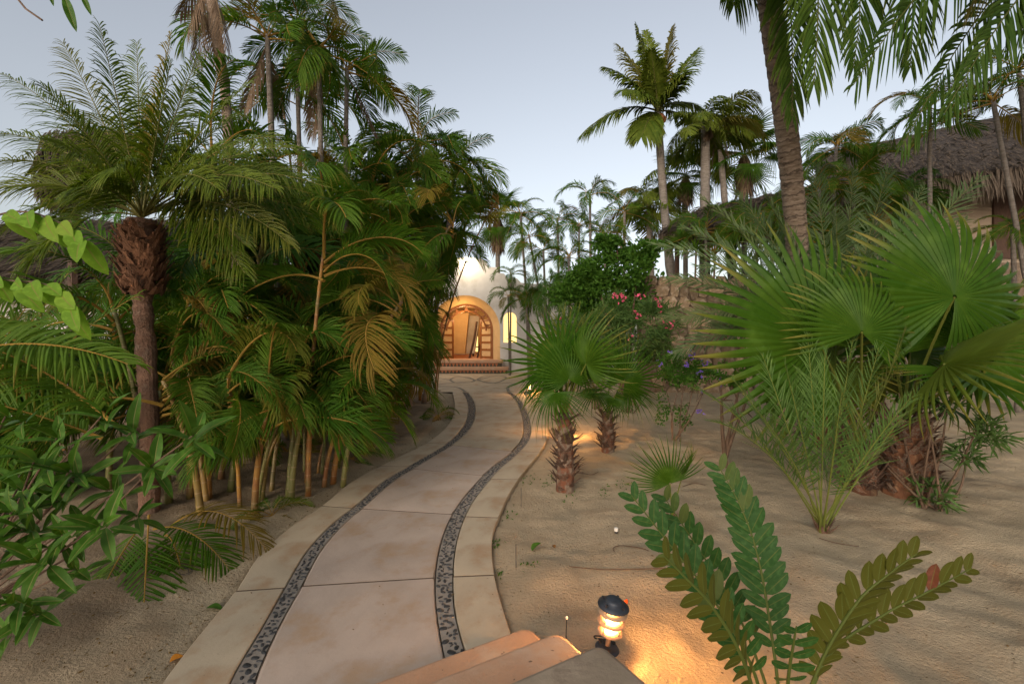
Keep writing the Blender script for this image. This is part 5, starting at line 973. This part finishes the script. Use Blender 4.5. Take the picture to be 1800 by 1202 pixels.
# ------------------------------------------------------------------ cycad in the right foreground
CY = [bleaf('leaflet', 'cycad', .42, .06, d, 'blunt', 8) for d in (.02, .07)]
cb = onsand(GD(1372, 1.75), 0); cy = thing('cycad', cb, 'cycad with stiff paddle-shaped leaflets in the right foreground', 'cycad'); r = np.random.default_rng(4)
def cyfrond(pts, n, L, side, nn, t0=.3, ang=58, back=False, sides=(1, -1), taper=.55, red=False):
    c = spline([P(*p) for p in pts], 30)-cb; m = MB(); tube(m, c, np.linspace(.008, .002, 30), 6, 1.); fr = m.build('frond', 'cycad', cy)
    seg = np.r_[0, np.cumsum(np.linalg.norm(np.diff(c, axis=0), axis=1))]; Lc = seg[-1]
    at = lambda t: np.array([np.interp(t*Lc, seg, c[:, i]) for i in range(3)])
    for i in range(n):
        t = t0+(1-t0)*(i+.5)/n; p = at(t); T = nrm(at(min(1, t+.02))-at(t-.02)); sd = np.array(side, float); sd = nrm(sd-T*np.dot(sd, T)); N = np.cross(sd, T)
        for sg in sides:
            a = R(ang-22*(i/n)+r.normal(0, 4)); v = .25+r.normal(0, .08); d = T*math.cos(a)+math.sin(a)*(sd*sg*math.cos(v)+N*math.sin(v))
            nv = N*math.cos(v)-sd*sg*math.sin(v)+r.normal(0, .12, 3); ll = L*np.interp(i/n, [0, .25, .7, 1], [.7, 1, .95, taper])*r.uniform(.93, 1.05)
            if red and i == n-4 and sg == 1: inst('leaflet', RL, fr, p, frame(d, nv), ll)['label'] = 'reddish brown leaflet'; continue
            inst('leaflet', CY[r.integers(2)], fr, p+r.normal(0, .001, 3), frame(d, nv), ll)
RL = bleaf('leaflet', 'redbrown', .42, .06, .02, 'blunt', 8)
b0 = [(1372, 1330, 1.78)]
cyfrond([(1375, 1330, 1.78), (1365, 1180, 1.85), (1335, 990, 1.98), (1302, 890, 2.08), (1262, 818, 2.15)] , 16, .128, (.95, -.25, .25), None, .32)
cyfrond([(1362, 1330, 1.78), (1325, 1180, 1.75), (1255, 1055, 1.78), (1180, 960, 1.85), (1108, 868, 1.92)], 14, .12, (.75, .1, .65), None, .30)
cyfrond([(1368, 1330, 1.78), (1345, 1200, 1.95), (1290, 1065, 2.05), (1225, 960, 2.12), (1165, 870, 2.18)], 12, .12, (.75, -.1, .65), None, .36)
cyfrond([(1355, 1330, 1.78), (1310, 1170, 1.55), (1255, 1070, 1.48), (1200, 1010, 1.45), (1165, 975, 1.43)], 11, .11, (-.6, -.4, -.6), None, .42, 62)
cyfrond([(1385, 1330, 1.78), (1440, 1170, 1.74), (1505, 1060, 1.70), (1560, 1010, 1.68), (1612, 972, 1.66)], 13, .128, (-.78, -.12, .62), None, .34)
cyfrond([(1392, 1330, 1.78), (1450, 1160, 1.85), (1545, 1085, 1.88), (1630, 1040, 1.88), (1708, 998, 1.88)], 13, .122, (-.55, -.15, .83), None, .34, red=True)
cyfrond([(1378, 1330, 1.78), (1385, 1200, 1.62), (1395, 1130, 1.55), (1400, 1100, 1.52)], 5, .09, (.95, -.2, .1), None, .6)
# ------------------------------------------------------------------ garden lamps
def pagoda(loc, label, e, rot=0, tilt=(0, 0), full=True, big=1.0):
    rt = thing('garden_lamp', loc, label, 'garden lamp', 'pagoda garden lamps along the path'); rt.rotation_euler = (tilt[0], tilt[1], rot); rt.scale = (.9, .9, .96)
    def b(fn, name, mat, par=rt, smooth=True): m = MB(); fn(m); return m.build(name, mat, par, smooth=smooth)
    b(lambda m: lathe(m, [(0, -.02), (.072, -.02), (.078, .012), (.066, .026), (.030, .030), (0, .030)], sides=28), 'base', 'lampcap', smooth=False)
    b(lambda m: [lathe(m, [(0, .03), (.014, .03), (.014, .036), (0, .036)], c=(.05*math.cos(a), .05*math.sin(a), 0), sides=8) for a in (0.5, 2.6, 4.7)], 'base_screw', 'black', smooth=False)
    b(lambda m: tube(m, [[0, 0, .02], [0, 0, .12]], .016, 12, 0), 'post', 'lampdisc')
    for z, rr_ in ((.125, .082), (.185, .090), (.245, .094)):
        b(lambda m: lathe(m, [(.018, z+.024), (.05, z+.018), (rr_, z), (rr_, z-.004), (.05, z+.013), (.018, z+.019)], sides=36), 'shade_disc', 'lampdisc')
    cap = b(lambda m: lathe(m, [(0, .332), (.034, .330), (.052, .322), (.054, .318), (.056, .312), (.080, .300), (.100, .286), (.100, .281), (.05, .296), (0, .300)], sides=40), 'cap', 'lampcap')
    b(lambda m: [lathe(m, [(0, .005), (.008, .005), (.008, -.01), (0, -.01)], c=(.075*math.cos(a), .075*math.sin(a), .307), sides=8) for a in (-2.4, -.9, 1., 2.6)], 'cap_bolt', 'black', cap, False)
    b(lambda m: [tube(m, [[.07*math.cos(a), .07*math.sin(a), .12], [.07*math.cos(a), .07*math.sin(a), .30]], .0028, 6, 0) for a in (-2.4, -.9, 1., 2.6)], 'spacer_rod', 'lampcap')
    b(lambda m: tube(m, [[0, 0, .145], [0, 0, .285]], .017, 12, 0), 'bulb', M['bulb'])
    if full: b(lambda m: tube(m, spline([[.01, -.01, .11], [-.05, -.05, .118], [-.10, -.03, .10], [-.085, 0, .065], [-.03, 0, .06], [-.02, .02, .0]], 20), .0045, 8, 0), 'cable', 'black')
    for z in (.155, .215, .270):
        l = bpy.data.lights.new('lamp_glow', 'POINT'); l.energy = e/3; l.color = (1, .46, .13); l.shadow_soft_size = .018
        for a in ((-1.9, .2) if full else (-1.6,)):
            l2 = bpy.data.objects.new('lamp_glow', l); C.objects.link(l2); l2.parent = rt; l2.location = (.036*math.cos(a), .036*math.sin(a), z)
    return rt
M['bulb'] = emit('glowing_tube', (1, .62, .22), 7)
pagoda(onsand(np.array([.555, 2.66, 0]), 0), 'small tiered garden lamp glowing on the sand beside the foreground steps', 24, tilt=(R(4), R(7)))
pagoda(onsand(G(930, 692)), 'distant lit garden lamp at the path edge just before the plaza', 50, full=False, rot=1)
pagoda(onsand(G(985, 772)), 'lit garden lamp mostly hidden behind the rugged fan palm trunk', 70, full=False, rot=2)
# ------------------------------------------------------------------ small things on the sand
def stake(x, y, h, label, cap=False, tilt=0):
    q = onsand(G(x, y)); rt = thing('irrigation_stake', q, label, 'stake', 'thin irrigation stakes in the sand'); m = MB(); tube(m, [[0, 0, -.03], [tilt*.3, 0, h*.5], [tilt, 0, h]], .0035, 6, 0); s_ = m.build('tube', 'black', rt)
    if cap: m = MB(); lathe(m, [(0, 0), (.007, 0), (.008, .012), (.004, .016), (0, .016)], c=(tilt, 0, h), sides=8); m.build('nozzle', 'white', s_)
stake(916, 890, .21, 'thin dark stake at the path edge near the rugged fan palm'); stake(907, 1000, .19, 'thin dark stake in the sand beside the path joint'); stake(995, 1138, .13, 'thin stake with a white tip between the steps and the lamp', True, .004)
q = onsand(G(1083, 937)); pc = thing('drip_cap', q, 'small white-topped black drip cap standing on the open sand', 'drip cap'); m = MB(); lathe(m, [(0, 0), (.016, 0), (.016, .025), (0, .025)], sides=12); m.build('stem', 'black', pc); m = MB(); lathe(m, [(0, .025), (.02, .025), (.02, .052), (.016, .056), (0, .056)], sides=12); m.build('cap', 'white', pc)
def oneleaf(x, y, L, label, mat, rz=0, up=.3, ratio=.6, dr=.2):
    q = onsand(G(x, y), .008); o = inst('fallen_leaf', bleaf('fallen_leaf', mat, ratio, .35, dr), None, q, Matrix.Rotation(rz, 3, 'Z') @ Matrix.Rotation(-up, 3, 'Y'), L); tag(o, label, 'leaf')
oneleaf(935, 970, .11, 'curled grey-green fallen leaf on the sand right of the path', 'bush', .5, .7); oneleaf(1098, 1076, .055, 'bright red dry leaf beside the lamp', 'red', .9, .5, .55, -.3)
oneleaf(298, 1163, .07, 'orange fallen leaf at the lower left path edge', 'orange', .7, .25, .8); oneleaf(362, 1068, .13, 'curled olive leaf beside the left path edge', 'shrub', -.1, .15, .45)
oneleaf(975, 962, .05, 'brown dry leaf right of the curled grey-green one', 'litter', 2., .3, .8)
q = onsand(G(335, 1010), .01); wi = thing('loose_wire', q, 'tangle of loose black wire on the sand under the palm fronds', 'wire'); m = MB(); r = np.random.default_rng(2); k = np.linspace(0, 14, 60)
tube(m, np.stack([.09*np.sin(k)*(1+.3*np.sin(k*.37))+.02*k/4-.1, .07*np.cos(k*1.1), .012+.02*np.abs(np.sin(k*.6))], -1), .0022, 5, 0); m.build('cable', 'black', wi)
for (pts, lab) in (([(1080, 975), (1078, 968), (1092, 963), (1125, 973), (1140, 980)], 'bent twig on the sand below the drip cap'), ([(1020, 835), (1040, 838), (1052, 832)], 'short dark stick beside the rugged trunk'), ([(1200, 858), (1220, 853), (1240, 855)], 'brown stick on the sand right of the baby fan palm'), ([(1440, 950), (1470, 958), (1510, 962)], 'fallen stalk below the young date palm'), ([(1310, 765), (1325, 770), (1345, 766)], 'stick on the far sand before the bare forked stems'), ([(1000, 1000), (1060, 1005), (1120, 1010), (1180, 1012)], 'long thin root line in the sand above the lamp')):
    c = spline([onsand(G(*p), .008) for p in pts], 14); o = MB(); q = c[0]; tube(o, c-q, .004, 5, 0); s_ = o.build('fallen_twig', 'woody'); s_.location = q; tag(s_, lab, 'twig')
# litter and grit, uncountable
m = MB(); r = np.random.default_rng(9); pts = []
while len(pts) < 4200:
    y = r.uniform(2.3, 13); x = r.uniform(-5, 8)*min(1, y/6+.2)
    x = x if len(pts) <= 2600 else float(cx(0, EYE*F/y+584.2)[0])-abs(r.normal(0, .8))-.03
    yy_ = EYE*F/y+584.2
    a, _ = cx(0, yy_); b_, _ = cx(5, yy_)
    if a-.02 < x < b_+.02: 
        if r.random() > .05: continue
    if x*(-.5)+y*.866 < 2.45 and x < 1.4: continue
    dd = min(abs(x-a), abs(x-b_)); 
    if r.random() > (.35+.65*math.exp(-dd*2)): continue
    pts.append((x, y, a-.02 < x < b_+.02))
B = np.array([[x, y, (sandz(x, y)+.006) if not p_ else gz(y)+.034] for x, y, p_ in pts]); n = len(B); az = r.uniform(0, 6.28, n)
d = np.stack([np.cos(az), np.sin(az), r.uniform(-.05, .35, n)], -1); ribbons(m, B, nrm(d), np.stack([-np.sin(az), np.cos(az), r.normal(0, .4, n)], -1), r.uniform(.008, .035, n), r.uniform(.005, .014, n), .1, 2, 'ellipse', .4)
o = m.build('leaf_litter', 'litter'); o['kind'] = 'stuff'; o['label'] = 'tiny dry leaf scraps and twigs scattered over the sand'; o['category'] = 'litter'
m = MB(); n = 260; cl = [(930, 1000), (872, 955), (1000, 870), (1060, 868), (1095, 858), (930, 840), (968, 850), (890, 905), (1030, 700), (870, 1010), (1015, 660)]; B = []
for _ in range(n): c = cl[r.integers(len(cl))]; p = onsand(G(c[0]+r.normal(0, 8), max(690, c[1]+r.normal(0, 6)))); B.append(p)
B = np.array(B); az = r.uniform(0, 6.28, n); d = nrm(np.stack([np.cos(az), np.sin(az), r.uniform(.3, 1.5, n)], -1)); ribbons(m, B, d, np.cross(d, r.normal(size=(n, 3))), r.uniform(.02, .05, n), .013, .2, 3, 'ellipse', .3); o = m.build('tiny_weeds', 'bush'); o['kind'] = 'stuff'; o['label'] = 'tiny green weeds sprouting in the sand along the path edge'; o['category'] = 'weeds'
